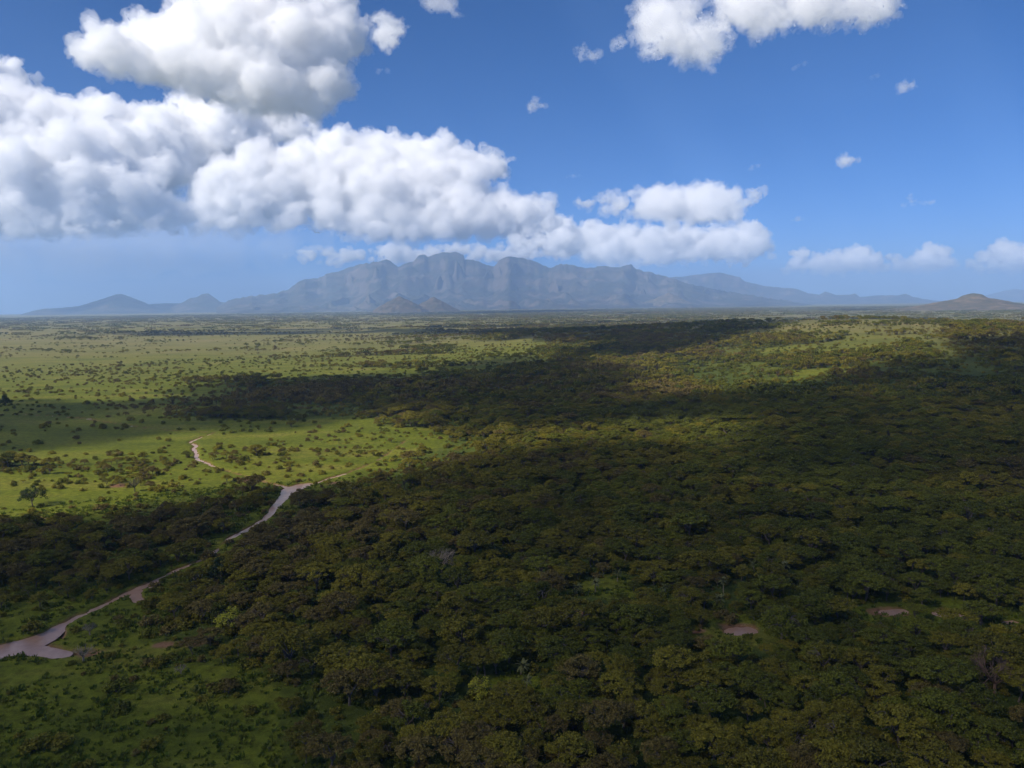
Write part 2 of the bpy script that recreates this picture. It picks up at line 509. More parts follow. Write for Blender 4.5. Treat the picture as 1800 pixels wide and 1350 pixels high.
def ridge(name, profile, dist, front, back, mat, label, cols, rows, spur=0.7, spur_scale=900.0, power=1.5, seed=0, jag=0.0):
    """a range whose crest follows the outline seen against the sky; spurs and gullies run down both sides"""
    P = np.array(profile, float)
    us = np.linspace(P[0, 0], P[-1, 0], cols)
    vs_ = np.interp(us, P[:, 0], P[:, 1])
    vs_ = vs_ - jag * (ridged(us / 9.0, us * 0, 3, seed + 9) - 0.6) * smooth(0, 40, us - us[0]) * smooth(0, 40, us[-1] - us)
    d = pix_dir(us, vs_)
    hor = np.hypot(d[:, 0], d[:, 1])
    sx, sy = d[:, 0] / hor, d[:, 1] / hor
    wob = (fbm(us / 60.0, us * 0 + 1.7, 3, seed) - 0.5) * front * 0.5
    crest_r = dist + wob
    crest_z = CAM_Z + d[:, 2] / hor * crest_r
    ks = np.ones(max(3, cols // 11)); ks /= ks.size
    soft_z = np.convolve(np.pad(crest_z, (ks.size // 2, ks.size - 1 - ks.size // 2), mode='edge'), ks, 'valid')
    crest0 = crest_z
    t = np.concatenate([-np.linspace(1, 0, rows) ** 1.15, np.linspace(0, 1, rows // 2)[1:]])
    V = np.zeros((len(t), cols, 3))
    for i, q in enumerate(t):
        rr = crest_r + q * (front if q < 0 else back)
        x, y = sx * rr, sy * rr
        base = -rr * rr / EARTH - 6.0
        wx_ = x + 500 * (fbm(x / 1500.0, y / 1500.0, 3, seed + 11) - 0.5)
        dy_ = (rr - dist) * 0.85
        sc_ = spur_scale * 1.8
        k = np.maximum(ridged((wx_ + dy_) / sc_, y / (sc_ * 3), 5, seed + 3), ridged((wx_ - dy_) / sc_, y / (sc_ * 3), 5, seed + 4)) - 0.08
        a = np.abs(q)
        # notches of the skyline fade out down the slope
        wz = float(smooth(0.02, 0.30, a))
        crest_z = np.minimum(crest0 * (1 - wz) + soft_z * wz, crest0 * 1.08)
        f = np.clip(1 - a * (1 + spur * (1.25 - 1.6 * k) * (1 - a) * np.minimum(a * 6, 1)), 0, 1) ** power
        for kq, (q0, hh, wd) in enumerate(((-0.16, 0.86, 0.16), (-0.34, 0.62, 0.20), (-0.52, 0.42, 0.20), (-0.70, 0.26, 0.20))):   # buttresses and foothills before the crest
            pk = ridged((us + (220.0 if kq % 2 else -220.0) * (q - q0)) / (64.0 - 7 * kq) + 7.7 * kq, us * 0 + 2.3 * kq + q * 2.5, 4, seed + 30 + kq)
            qk = q0 + 0.22 * (fbm(us / 33.0, us * 0 + 5.1 * kq, 3, seed + 40 + kq) - 0.5)
            side = np.clip(1 - np.abs(q - qk) / (wd * (0.7 + 0.6 * pk)), 0, 1)
            f = np.maximum(f, hh * np.clip(2.1 * pk - 0.85, 0, 1.0) * side ** 0.9 * smooth(0, 30, us - us[0]) * smooth(0, 30, us[-1] - us))
        cliff = 0.13 * smooth(0.45, 0.62, f) + 0.10 * smooth(0.7, 0.82, f)      # rock bands under the crest
        f = f * (1 - 0.23 * smooth(0.0, 0.10, a)) + cliff * smooth(0.0, 0.10, a)
        z = base + np.maximum(crest_z - base, 1.0) * np.minimum(f, 1.0)
        z = z + (fbm(x / (spur_scale * 0.12), y / (spur_scale * 0.12), 3, seed + 7) - 0.5) * (crest_z - base) * 0.05 * min(a * 8, 1)
        V[i, :, 0], V[i, :, 1], V[i, :, 2] = x, y, z
    n_, m_ = len(t), cols
    i, j = np.meshgrid(np.arange(n_ - 1), np.arange(m_ - 1), indexing='ij')
    F = np.stack([i * m_ + j, i * m_ + j + 1, (i + 1) * m_ + j + 1, (i + 1) * m_ + j], -1).reshape(-1, 4)
    o = link(name, mesh_from(name, V.reshape(-1, 3), F, True))
    o.data.materials.append(mat)
    tag(o, label, 'mountain' if 'mountain' in name else 'hill', kind='structure')
    return o

ridge('mountain_range', [(380, 541), (400, 529), (430, 522), (480, 516), (508, 509), (524, 496), (535, 490), (560, 488), (575, 482), (590, 478), (620, 468), (640, 463),
      (665, 460), (678, 455), (686, 458), (700, 470), (712, 464), (726, 460), (735, 450), (745, 447), (752, 452), (762, 447), (780, 444), (800, 443), (815, 447), (817, 456),
      (840, 458), (850, 464), (868, 469), (880, 455), (890, 450), (905, 451), (935, 458), (955, 466), (966, 472), (985, 464), (1000, 465), (1030, 472),
      (1045, 470), (1060, 468), (1085, 470), (1105, 466), (1109, 464), (1120, 474), (1150, 480), (1180, 489), (1220, 501), (1300, 516), (1370, 526), (1430, 536)],
      17500, 4600, 3000, M_MOUNTAIN, 'long jagged blue mountain massif rising from the plain', 640, 100, jag=4.0, seed=100, power=1.6, spur=0.8)
ridge('far_mountain', [(1120, 500), (1170, 488), (1200, 486), (1240, 481), (1265, 479), (1285, 484), (1300, 487), (1310, 495), (1345, 503), (1400, 508), (1420, 515),
      (1440, 518), (1450, 512), (1470, 519), (1490, 518), (1503, 516), (1512, 522), (1545, 519), (1580, 519), (1592, 516), (1605, 522), (1640, 528), (1700, 532)],
      25000, 3800, 3000, M_MOUNTAIN, 'pale flat-topped mountain fading behind the right shoulder of the massif', 300, 60, jag=1.5, seed=200)
ridge('far_mountain', [(1700, 530), (1730, 520), (1765, 511), (1785, 508), (1800, 510), (1850, 514), (1950, 528)],
      38000, 4000, 2500, M_MOUNTAIN, 'faint far mountain at the right edge of the horizon', 90, 30, seed=300)
ridge('hill', [(35, 553), (60, 546), (75, 543), (110, 541), (140, 538), (165, 530), (185, 524), (205, 517), (215, 517), (235, 524), (262, 535), (290, 533), (320, 533), (345, 545)],
      20000, 2200, 1800, M_MOUNTAIN, 'pointed blue hill with long left shoulder at far left', 160, 44, jag=1.0, seed=400)
ridge('hill', [(300, 541), (322, 531), (335, 524), (348, 522), (356, 517), (366, 516), (374, 521), (386, 530), (410, 535), (440, 541)],
      19000, 1500, 1300, M_MOUNTAIN, 'small knobbly blue hill between far left hill and massif', 110, 36, jag=2.0, seed=500)

def cone_hill(u, v_top, v_base, half_px, dist, mat, label, power=1.2, seed=0, cap=0.0, ax=1.0, n=72):
    """round hill standing on the plain at its distance"""
    az = math.atan2(*(pix_dir(u, v_base)[:2]))
    cx, cy = dist * math.sin(az), dist * math.cos(az)
    top = CAM_Z + pix_dir(u, v_top)[2] / math.hypot(*pix_dir(u, v_top)[:2]) * dist
    base = -dist * dist / EARTH - 3.0
    rad = half_px / FOC * dist
    g = np.linspace(-1.25, 1.25, n)
    X, Y = np.meshgrid(g, g, indexing='ij')
    wx, wy = cx + X * rad, cy + Y * rad * ax
    q = np.hypot(X, Y) * (1 + 0.35 * (fbm(wx / (rad * 0.35), wy / (rad * 0.35), 4, seed) - 0.5))
    f = np.clip(1 - q, 0, 1) ** power
    f = f + cap * smooth(0.78, 0.86, f)
    f = f / f.max()
    Z = base + (top - base) * f + (fbm(wx / (rad * 0.1), wy / (rad * 0.1), 3, seed + 4) - 0.5) * (top - base) * 0.10 * np.minimum(f * 5, 1)
    i, j = np.meshgrid(np.arange(n - 1), np.arange(n - 1), indexing='ij')
    F = np.stack([i * n + j, (i + 1) * n + j, (i + 1) * n + j + 1, i * n + j + 1], -1).reshape(-1, 4)
    o = link('hill', mesh_from('hill', np.stack([wx, wy, Z], -1).reshape(-1, 3), F))
    o.data.materials.append(mat)
    tag(o, label, 'hill', kind='structure')
    return o

cone_hill(703, 521, 549, 50, 9800, M_KOPJE, 'rounded rocky left one of two small hills before the massif', 0.85, 1)
cone_hill(763, 522, 549, 50, 10300, M_KOPJE, 'pointed rocky right one of two small hills before the massif', 1.05, 2)
cone_hill(1708, 516, 552, 150, 7200, M_HILL, 'conical hill with dark knob on top near the right edge', 1.7, 3, cap=0.12, n=110)
cone_hill(963, 524, 538, 36, 14500, M_HILL, 'small pale cone at the foot of the massif', 1.5, 4, n=48)
cone_hill(1175, 514, 536, 62, 14800, M_HILL, 'low tan foothill at the right foot of the massif', 1.3, 5, n=56)
# ================================================================ clouds
def cloud_material(name, density, aniso=0.0):
    m = bpy.data.materials.new(name)
    m.use_nodes = True
    n, l = m.node_tree.nodes, m.node_tree.links
    n.remove(n['Principled BSDF'])
    v = n.new('ShaderNodeVolumeScatter')
    v.inputs['Color'].default_value = (1.0, 1.0, 1.0, 1)
    v.inputs['Density'].default_value = density
    v.inputs['Anisotropy'].default_value = aniso
    l.new(v.outputs[0], n['Material Output'].inputs['Volume'])
    return m

def _ico(sub):
    bm = bmesh.new()
    bmesh.ops.create_icosphere(bm, subdivisions=sub, radius=1.0)
    v = np.array([x.co[:] for x in bm.verts]); f = np.array([[q.index for q in p.verts] for p in bm.faces])
    bm.free()
    return v, f
ICO1, ICO2 = _ico(1), _ico(2)

def keep_big(me, frac=0.02):
    """drop the loose crumbs of a skin"""
    nv = len(me.vertices); ne = len(me.edges)
    e = np.empty(ne * 2, np.int32); me.edges.foreach_get('vertices', e); e = e.reshape(-1, 2)
    lab = np.arange(nv)
    while True:
        m = np.minimum(lab[e[:, 0]], lab[e[:, 1]])
        new = lab.copy()
        np.minimum.at(new, e[:, 0], m); np.minimum.at(new, e[:, 1], m)
        new = new[new]; new = new[new]
        if (new == lab).all():
            break
        lab = new
    cnt = np.bincount(lab, minlength=nv)
    keep = cnt[lab] >= max(cnt.max() * frac, 8) if frac < 1 else cnt[lab] == cnt.max()
    if keep.all():
        return me
    co = np.empty(nv * 3, np.float32); me.vertices.foreach_get('co', co); co = co.reshape(-1, 3)
    lt = np.empty(len(me.polygons), np.int32); me.polygons.foreach_get('loop_total', lt)
    lv = np.empty(len(me.loops), np.int32); me.loops.foreach_get('vertex_index', lv)
    ls = np.empty(len(me.polygons), np.int32); me.polygons.foreach_get('loop_start', ls)
    q = lt == 4
    F = lv[ls[q][:, None] + np.arange(4)]
    F = F[keep[F[:, 0]]]
    idx = np.cumsum(keep) - 1
    return mesh_from('cloud', co[keep], idx[F])

def cloud_mesh(centers, radii, squash, voxel, layers, frac=0.02):
    """one watertight billowy skin round many balls; layers: (texture kind, size, strength, middle)"""
    v0, f0 = ICO2
    n = len(centers)
    sc = np.stack([radii, radii, radii * squash], -1)
    verts = (v0[None] * sc[:, None, :] + centers[:, None, :]).reshape(-1, 3)
    faces = (f0[None] + (np.arange(n) * len(v0))[:, None, None]).reshape(-1, 3)
    org = centers.mean(0)
    me = mesh_from('cloud_balls', verts - org, faces)
    ob = bpy.data.objects.new('cloud_tmp', me)
    COL.objects.link(ob)
    m = ob.modifiers.new('skin', 'REMESH'); m.mode = 'VOXEL'; m.voxel_size = voxel; m.use_smooth_shade = True
    for kind, size, st, mid in layers:
        t = bpy.data.textures.new('billow', 'CLOUDS')
        t.noise_scale = size; t.noise_depth = 4
        t.noise_type = 'HARD_NOISE' if kind == 'billow' else 'SOFT_NOISE'
        d = ob.modifiers.new('billow', 'DISPLACE')
        d.texture = t; d.texture_coords = 'LOCAL'
        d.strength = st; d.mid_level = mid
    dg = bpy.context.evaluated_depsgraph_get()
    out = bpy.data.meshes.new_from_object(ob.evaluated_get(dg))
    bpy.data.objects.remove(ob); bpy.data.meshes.remove(me)
    out = keep_big(out, frac)
    out.name = 'cloud'
    return out, org

CLOUD_BASE = 1600.0

def cloud_distance(u, v_base, base=CLOUD_BASE):
    """the clouds share one base height: the row of a base gives its distance"""
    d = pix_dir(u, v_base)
    sl = d[2] / math.hypot(d[0], d[1])
    r = 20000.0
    for _ in range(30):
        r = (base - CAM_Z - r * r / EARTH) / sl
        r = min(max(r, 2500.0), 60000.0)
    return r

def pixel_cloud(poly, v_base, mat, label, count, rmax=70, rmin=5, depth=1.0, vox=2.6, dist=None, seed=1,
                squash=0.9, group=None, bump=5.0, lean=1.0, fringe=None, size=1.0, whole=False):
    rng = np.random.default_rng(seed)
    P = np.array(poly, float)
    u0, v0 = P.min(0); u1, v1 = P.max(0)
    uc = (u0 + u1) / 2
    D = dist or cloud_distance(uc, v_base)
    pts = []
    while len(pts) < count:
        u = rng.uniform(u0, u1, 4000); v = rng.uniform(v0, v1, 4000)
        k = in_poly(u, v, poly)
        pts += list(zip(u[k], v[k]))
    pts = np.array(pts[:count])
    e = poly_dist(pts[:, 0], pts[:, 1], poly)
    rad = np.clip(e * rng.uniform(0.4, 1.0, count), rmin, rmax)
    d = pix_dir(pts[:, 0], pts[:, 1])
    hor = np.hypot(d[:, 0], d[:, 1])
    px = D / FOC
    # the near face leans back as it climbs, so that it takes the light
    off = (rng.uniform(-0.35, 1, count) * np.minimum(e, 130) * depth + (v_base - pts[:, 1]) * lean) * px
    rr = D + off
    C = np.stack([d[:, 0] / hor * rr, d[:, 1] / hor * rr, CAM_Z + d[:, 2] / hor * rr], -1)
    rad_m = rad * px
    # smaller heads budding out of the big ones
    c2, r2 = [C], [rad_m]
    for frac, num in ((0.55, 4), (0.30, 5)):
        src, sr = c2[-1], r2[-1]
        k = np.repeat(np.arange(len(src)), num)
        q = rng.normal(size=(len(k), 3)); q[:, 2] = np.abs(q[:, 2]) * 0.9 - 0.15
        q /= np.linalg.norm(q, axis=1, keepdims=True)
        keep = sr[k] * frac > px * 2.0
        k, q = k[keep], q[keep]
        c2.append(src[k] + q * sr[k][:, None] * 0.86); r2.append(sr[k] * frac * rng.uniform(0.7, 1.25, len(k)))
    C = np.concatenate(c2); rad_m = np.concatenate(r2)
    b_ = bump * px
    me, org = cloud_mesh(C, rad_m, squash, vox * px, (('billow', 34 * px * size, b_ * 3.4, 0.42), ('billow', 9 * px * size, b_ * 0.9, 0.42)), frac=1 if whole else 0.02)
    me.materials.append(mat)
    o = link('cumulus_cloud', me, loc=org)
    tag(o, label, 'cloud', group)
    if fringe:
        k = rad_m > px * 3.0
        me2, org2 = cloud_mesh(C[k] if k.sum() > 4 else C, (rad_m[k] if k.sum() > 4 else rad_m) * 1.04, squash, vox * px * 1.15,
                               (('soft', 30 * px * size, b_ * 10.0, 0.48), ('soft', 8 * px * size, b_ * 3.4, 0.5)), frac=0.004)
        me2.materials.append(fringe)
        f = link('fringe', me2, o)
        f.location = Vector(org2) - Vector(org)
    return o

M_CLOUD = cloud_material('cloud_dense', 0.0045)
M_CLOUD_NEAR = cloud_material('cloud_near', 0.009)
M_VEIL = cloud_material('cloud_veil', 0.00014)
M_FRINGE = cloud_material('cloud_fringe', 0.0022)
M_FRINGE_NEAR = cloud_material('cloud_fringe_near', 0.0045)
M_WISP = cloud_material('cloud_wisp', 0.0025)

pixel_cloud([(120, 75), (140, 45), (220, 42), (240, 30), (330, 32), (350, 10), (390, -40), (620, -40), (628, 40), (640, 100),
             (605, 130), (665, 152), (600, 180), (565, 212), (440, 207), (380, 190), (260, 150), (200, 135), (135, 122)], 207, M_CLOUD_NEAR,
            'large nearer cumulus cloud at upper left with grey underside and ragged right edge', 340, rmax=60, seed=2, lean=0.6, bump=6.0, fringe=M_FRINGE_NEAR)
pixel_cloud([(-120, 70), (0, 98), (30, 108), (62, 150), (110, 176), (200, 180), (300, 195), (300, 150), (420, 165), (560, 190), (570, 250), (470, 262),
             (420, 300), (300, 340), (310, 405), (150, 416), (-120, 424)], 416, M_CLOUD,
            'huge white cumulus bank filling the left edge of the sky', 560, rmax=70, seed=3, lean=1.7, bump=6.5, fringe=M_FRINGE)
pixel_cloud([(200, 395), (230, 370), (290, 345), (345, 330), (365, 295), (400, 256), (440, 246), (520, 252), (600, 236), (680, 236), (730, 242),
             (790, 236), (830, 260), (870, 266), (930, 295), (980, 313), (950, 320), (900, 318), (850, 325), (940, 342), (985, 365),
             (1000, 400), (960, 420), (850, 426), (650, 430), (560, 405), (420, 414), (300, 402)], 424, M_CLOUD,
            'long cumulus cloud with bright billowing left head directly above the mountain', 460, rmax=50, seed=4, lean=1.3, bump=6.0, fringe=M_FRINGE)
def px_list(*a):
    return list(a)

M_THIN = cloud_material('cloud_thin', 0.006)
M_SHEET = cloud_material('cloud_sheet', 0.0175)
SMALL = dict(rmax=14, rmin=2.0, vox=1.2, bump=3.0, size=0.5, fringe=M_FRINGE_NEAR)
# the bank of clouds behind and beside the massif
pixel_cloud([(1000, 366), (1040, 347), (1100, 341), (1160, 329), (1250, 323), (1275, 330), (1330, 336), (1338, 346), (1310, 366), (1300, 390), (1210, 398),
             (1140, 391), (1100, 376), (1040, 375)], 398, M_CLOUD, 'broad smooth-topped white cloud standing right of centre above the far bank', 160, rmax=30, rmin=8, seed=5, vox=2.0, bump=4, size=0.6, fringe=M_FRINGE)
pixel_cloud([(880, 405), (960, 376), (1010, 392), (1060, 386), (1130, 401), (1200, 396), (1260, 402), (1310, 389), (1342, 396), (1362, 430), (1372, 455),
             (1300, 460), (1200, 465), (1120, 470), (1000, 460), (900, 447)], 462, M_CLOUD, 'long low bank of heaped white clouds behind the right half of the massif', 220, rmax=30, seed=6, vox=1.8, bump=4, lean=1.6, size=0.6, fringe=M_FRINGE)
pixel_cloud([(500, 450), (545, 432), (580, 436), (640, 440), (700, 428), (760, 432), (830, 428), (900, 434), (960, 430), (1000, 446), (900, 464), (700, 468), (560, 464)],
            464, M_CLOUD, 'low white cloud line just behind the summits of the massif', 130, rmax=17, seed=7, vox=1.6, bump=3, lean=1.5, size=0.6, fringe=M_FRINGE)
pixel_cloud([(1378, 476), (1385, 452), (1402, 431), (1414, 433), (1422, 452), (1480, 442), (1502, 435), (1560, 447), (1600, 461), (1570, 476), (1480, 479)],
            478, M_CLOUD, 'small ragged cloud row above the far pale mountain', 110, rmax=16, seed=8, vox=1.5, bump=3, size=0.6, fringe=M_FRINGE)
pixel_cloud([(1575, 470), (1610, 447), (1625, 437), (1645, 432), (1660, 448), (1684, 468), (1640, 477), (1600, 476)], 477, M_CLOUD,
            'little peaked cumulus left of the cloud at the right edge', 70, rmax=18, seed=9, vox=1.4, bump=3, size=0.6, fringe=M_FRINGE)
pixel_cloud([(1695, 472), (1712, 455), (1738, 437), (1765, 429), (1800, 433), (1870, 430), (1900, 470), (1800, 476)], 476, M_CLOUD,
            'white cumulus cut by the right edge low above the horizon', 80, rmax=20, seed=10, vox=1.4, bump=3, size=0.6, fringe=M_FRINGE)
pixel_cloud([(-160, 380), (100, 384), (300, 380), (560, 396), (660, 430), (560, 452), (470, 476), (330, 492), (180, 505), (-160, 520)], 520, M_VEIL,
            'dim blue-grey rain cloud hanging low under the left bank', 200, rmax=60, rmin=14, seed=11, vox=4, lean=0.4, dist=52000, size=2.0)
# upper right
pixel_cloud([(1085, 34), (1108, 8), (1150, -14), (1205, -10), (1238, 36), (1252, 34), (1258, -30), (1590, -40), (1596, 14), (1540, 52), (1500, 42), (1440, 46), (1380, 62), (1300, 72),
             (1277, 82), (1266, 106), (1240, 115), (1200, 110), (1160, 92), (1120, 106), (1090, 110), (1122, 82), (1112, 52)], 112, M_THIN,
            'white ragged cumulus along the top edge right of centre', 240, rmax=34, rmin=3, seed=12, vox=1.8, bump=7.0, lean=0.5, size=0.7, fringe=M_FRINGE_NEAR)
pixel_cloud([(645, 22), (662, 18), (702, 32), (722, 45), (705, 66), (690, 98), (675, 98), (655, 68)], 98, M_CLOUD_NEAR,
            'small torn cloud right of the large upper-left cumulus', 70, seed=13, **SMALL)
pixel_cloud([(730, -20), (800, -10), (822, 44), (808, 46), (790, 26), (748, 14)], 46, M_WISP, 'thin wisp of cloud touching the top edge near centre', 50, seed=14, **SMALL)
for poly, vb, lb, sd in (
        ([(920, 182), (935, 174), (950, 178), (968, 176), (970, 186), (950, 194), (930, 192)], 194, 'tiny lone cloud in the blue left of centre sky', 15),
        ([(1003, 78), (1030, 76), (1048, 92), (1062, 110), (1040, 114), (1028, 100), (1008, 94)], 114, 'small trailing wisp left of the top-edge cumulus', 16),
        ([(1076, 76), (1094, 62), (1104, 70), (1098, 86), (1082, 90)], 90, 'scrap of cloud touching the left end of the top-edge cumulus', 17),
        ([(1578, 152), (1592, 143), (1610, 146), (1614, 155), (1592, 159)], 159, 'tiny bright cloud at right below the top edge', 18),
        ([(1462, 286), (1478, 270), (1496, 274), (1518, 282), (1492, 291)], 291, 'small flat cloud alone in the right middle sky', 19),
        ([(1526, 134), (1538, 124), (1548, 134), (1540, 144)], 144, 'faint puff left of the tiny bright right cloud', 20),
        ([(1388, 120), (1408, 106), (1426, 102), (1416, 116), (1396, 125)], 125, 'faint slanting wisp under the top-edge cumulus', 21),
        ([(1308, 293), (1322, 284), (1338, 287), (1336, 296), (1318, 299)], 299, 'faint small puff between centre cloud and right flat cloud', 22),
        ([(1346, 388), (1362, 380), (1382, 386), (1404, 378), (1424, 382), (1416, 392), (1366, 395)], 395, 'pair of faint puffs right of the smooth-topped cloud', 23),
        ([(655, 112), (680, 118), (694, 128), (676, 138), (660, 126)], 138, 'faint shred at the right edge of the large upper-left cumulus', 24),
        ([(975, 310), (1005, 306), (1032, 310), (1000, 314)], 314, 'faint streak at the right tip of the long cloud', 25),
        ([(1555, 344), (1600, 338), (1650, 346), (1705, 338), (1760, 348), (1700, 354), (1640, 357), (1585, 362)], 362, 'thin long veil of cloud at far right', 26)):
    faint = 'faint' in lb or 'thin' in lb
    pixel_cloud(poly, vb, M_WISP if faint else M_THIN, lb, 36, seed=sd, squash=0.55, rmax=9, rmin=4.5 if 'veil' in lb else 1.6, vox=1.0, bump=3.4, size=0.5, whole=True, fringe=None if faint else M_FRINGE_NEAR)

# ---------------------------------------------------------------- the broken cloud sheet overhead that shades the near land
LIT = [
    [(-300, 588), (200, 592), (500, 586), (760, 590), (950, 600), (1000, 612), (900, 632), (760, 628), (640, 640), (720, 648), (560, 662), (420, 664), (270, 674), (240, 700), (120, 706), (-300, 714)],
    [(-300, 806), (0, 803), (130, 800), (300, 786), (350, 768), (480, 766), (600, 752), (690, 738), (745, 742), (715, 772), (650, 806), (560, 832), (430, 848), (300, 868), (150, 888), (0, 905), (-300, 925)],
    [(1085, 712), (1130, 690), (1205, 664), (1180, 650), (1040, 636), (1200, 624), (1330, 600), (1445, 560), (1900, 556), (1900, 585), (1700, 596), (1620, 606), (1560, 626), (1480, 652), (1390, 682), (1250, 692)],
    [(900, 806), (985, 782), (1080, 776), (1170, 764), (1285, 752), (1300, 764), (1200, 786), (1060, 800), (920, 818)],
]

def sunny(x, y):
    z = np.maximum(base_height(x, y), -20)
    u, v = project(x, y, z)
    w = 0.5 * np.clip((v - 545) / 200.0, 0.15, 1)
    u = u + (fbm(x / 130.0, y / 130.0, 3, 71) - 0.5) * 90 * w
    v = v + (fbm(x / 130.0, y / 130.0, 3, 72) - 0.5) * 40 * w
    s = np.zeros(np.shape(x), bool)
    for p in LIT:
        s |= in_poly(u, v, p)
    far = np.hypot(x, y) > 2650
    s = np.where(far, fbm(x / 900.0, y / 260.0, 3, 74) < 0.56, s)
    out = (u < -150) | (u > 1950) | (v > 1420) | (y < 60)
    s = np.where(out, fbm(x / 420.0, y / 420.0, 3, 73) > 0.66, s)
    return s & ~((np.abs(x) < 700) & (y > -450) & (y < 300) & (v > 960) | ((np.abs(x) < 700) & (y > -450) & (y < 60)))

def cloud_sheet():
    step = 62.0
    alt = CLOUD_BASE + 40
    k = alt / SUN.z
    gx, gy = np.meshgrid(np.arange(-1500, 1900, step), np.arange(-700, 3700, step), indexing='ij')
    gx = gx + RNG.uniform(-14, 14, gx.shape); gy = gy + RNG.uniform(-14, 14, gy.shape)
    x, y = gx.copy(), gy.copy()
    # each spot of cloud shades the ground point down the sun's ray from it
    cx, cy_ = gx + SUN.x * k, gy + SUN.y * k
    for _ in range(3):
        h = np.maximum(base_height(x, y), -20)
        x = cx - SUN.x * (alt - h) / SUN.z
        y = cy_ - SUN.y * (alt - h) / SUN.z
    shade = ~sunny(x, y)
    for dx, dy in ((58, 0), (-58, 0), (30, 0), (-30, 0), (0, 30), (0, -30)):     # keep the rims of the gaps clear of the sheet's own thickness
        shade &= ~sunny(x + dx, y + dy)
    u, v = project(cx, cy_, np.full(cx.shape, alt - 60))
    seen = (cy_ > 50) & (u > -140) & (u < 1940) & (v > -90)
    occ = shade & ~seen
    ii, jj = np.nonzero(occ)
    lab = -np.ones(occ.shape, int); groups = []
    for a, b_ in zip(ii, jj):
        if lab[a, b_] >= 0: continue
        stack = [(a, b_)]; lab[a, b_] = len(groups); mem = []
        while stack:
            p, q = stack.pop(); mem.append((p, q))
            for dp, dq in ((1, 0), (-1, 0), (0, 1), (0, -1)):
                s, t = p + dp, q + dq
                if 0 <= s < occ.shape[0] and 0 <= t < occ.shape[1] and occ[s, t] and lab[s, t] < 0:
                    lab[s, t] = lab[a, b_]; stack.append((s, t))
        groups.append(mem)
    for mem in groups:
        if len(mem) < 3: continue
        a = np.array(mem)
        c = np.stack([cx[a[:, 0], a[:, 1]], cy_[a[:, 0], a[:, 1]], alt + RNG.uniform(-8, 22, len(a))], -1)
        r = RNG.uniform(52, 66, len(a))
        me, org = cloud_mesh(c, r, 0.75, 16.0, (('billow', 150.0, 40.0, 0.42), ('billow', 45.0, 14.0, 0.42)))
        me.materials.append(M_SHEET)
        o = link('cloud_sheet', me, loc=org)
        tag(o, 'broken grey cloud sheet high overhead above the near woodland', 'cloud', 'broken cloud overhead')
cloud_sheet()
# ================================================================ plants
def leaf_material(name, stops, rough=0.75, trans=0.22):
    m, n, l, b = material(name)
    oi = n.new('ShaderNodeObjectInfo')
    r = ramp(n, stops)
    l.new(oi.outputs['Random'], r.inputs[0])
    t = noise_node(n, l, 1.1, 3, 0.6, n.new('ShaderNodeTexCoord').outputs['Object'])
    g = ramp(n, [(0.35, (0.70, 0.70, 0.66)), (0.65, (1.20, 1.22, 1.10))])
    l.new(t.outputs['Fac'], g.inputs[0])
    c = mix_node(n, l, 1.0, r.outputs[0], g.outputs[0], 'MULTIPLY')
    l.new(c, b.inputs['Base Color'])
    b.inputs['Roughness'].default_value = rough
    b.inputs['Specular IOR Level'].default_value = 0.15
    tr = n.new('ShaderNodeBsdfTranslucent'); l.new(c, tr.inputs['Color'])
    mx = n.new('ShaderNodeMixShader'); mx.inputs[0].default_value = trans
    l.new(b.outputs[0], mx.inputs[1]); l.new(tr.outputs[0], mx.inputs[2])
    l.new(mx.outputs[0], n['Material Output'].inputs['Surface'])
    return m

def bark_material(name, a, c):
    m, n, l, b = material(name)
    t = noise_node(n, l, 3.0, 4, 0.6, n.new('ShaderNodeTexCoord').outputs['Object'])
    r = ramp(n, [(0.3, a), (0.7, c)])
    l.new(t.outputs['Fac'], r.inputs[0]); l.new(r.outputs[0], b.inputs['Base Color'])
    b.inputs['Roughness'].default_value = 0.9
    return m

L_OLIVE = leaf_material('leaf_olive', [(0.0, (0.105, 0.094, 0.012)), (0.5, (0.160, 0.138, 0.015)), (1.0, (0.205, 0.175, 0.020))])
L_BROWN = leaf_material('leaf_brown', [(0.0, (0.118, 0.088, 0.026)), (0.5, (0.145, 0.108, 0.030)), (1.0, (0.168, 0.128, 0.036))])
L_GREEN = leaf_material('leaf_green', [(0.0, (0.080, 0.088, 0.011)), (0.5, (0.108, 0.115, 0.013)), (1.0, (0.145, 0.148, 0.016))])
L_BRIGHT = leaf_material('leaf_bright', [(0.0, (0.30, 0.29, 0.030)), (1.0, (0.33, 0.32, 0.035))])
L_DARK = leaf_material('leaf_dark', [(0.0, (0.028, 0.045, 0.014)), (1.0, (0.035, 0.055, 0.016))])
L_PALM = leaf_material('palm_frond', [(0.0, (0.11, 0.12, 0.045)), (1.0, (0.15, 0.15, 0.065))])
L_SUCC = leaf_material('succulent_green', [(0.0, (0.085, 0.085, 0.040)), (1.0, (0.11, 0.10, 0.05))], trans=0.0)
L_GRASS = leaf_material('grass_blade', [(0.0, (0.065, 0.100, 0.012)), (0.5, (0.105, 0.140, 0.016)), (1.0, (0.15, 0.16, 0.03))])
B_BARK = bark_material('acacia_bark', (0.07, 0.055, 0.04), (0.14, 0.11, 0.085))
B_PALE = bark_material('pale_twigs', (0.16, 0.125, 0.085), (0.26, 0.21, 0.15))
B_RED = bark_material('reddish_twigs', (0.11, 0.065, 0.042), (0.17, 0.10, 0.065))

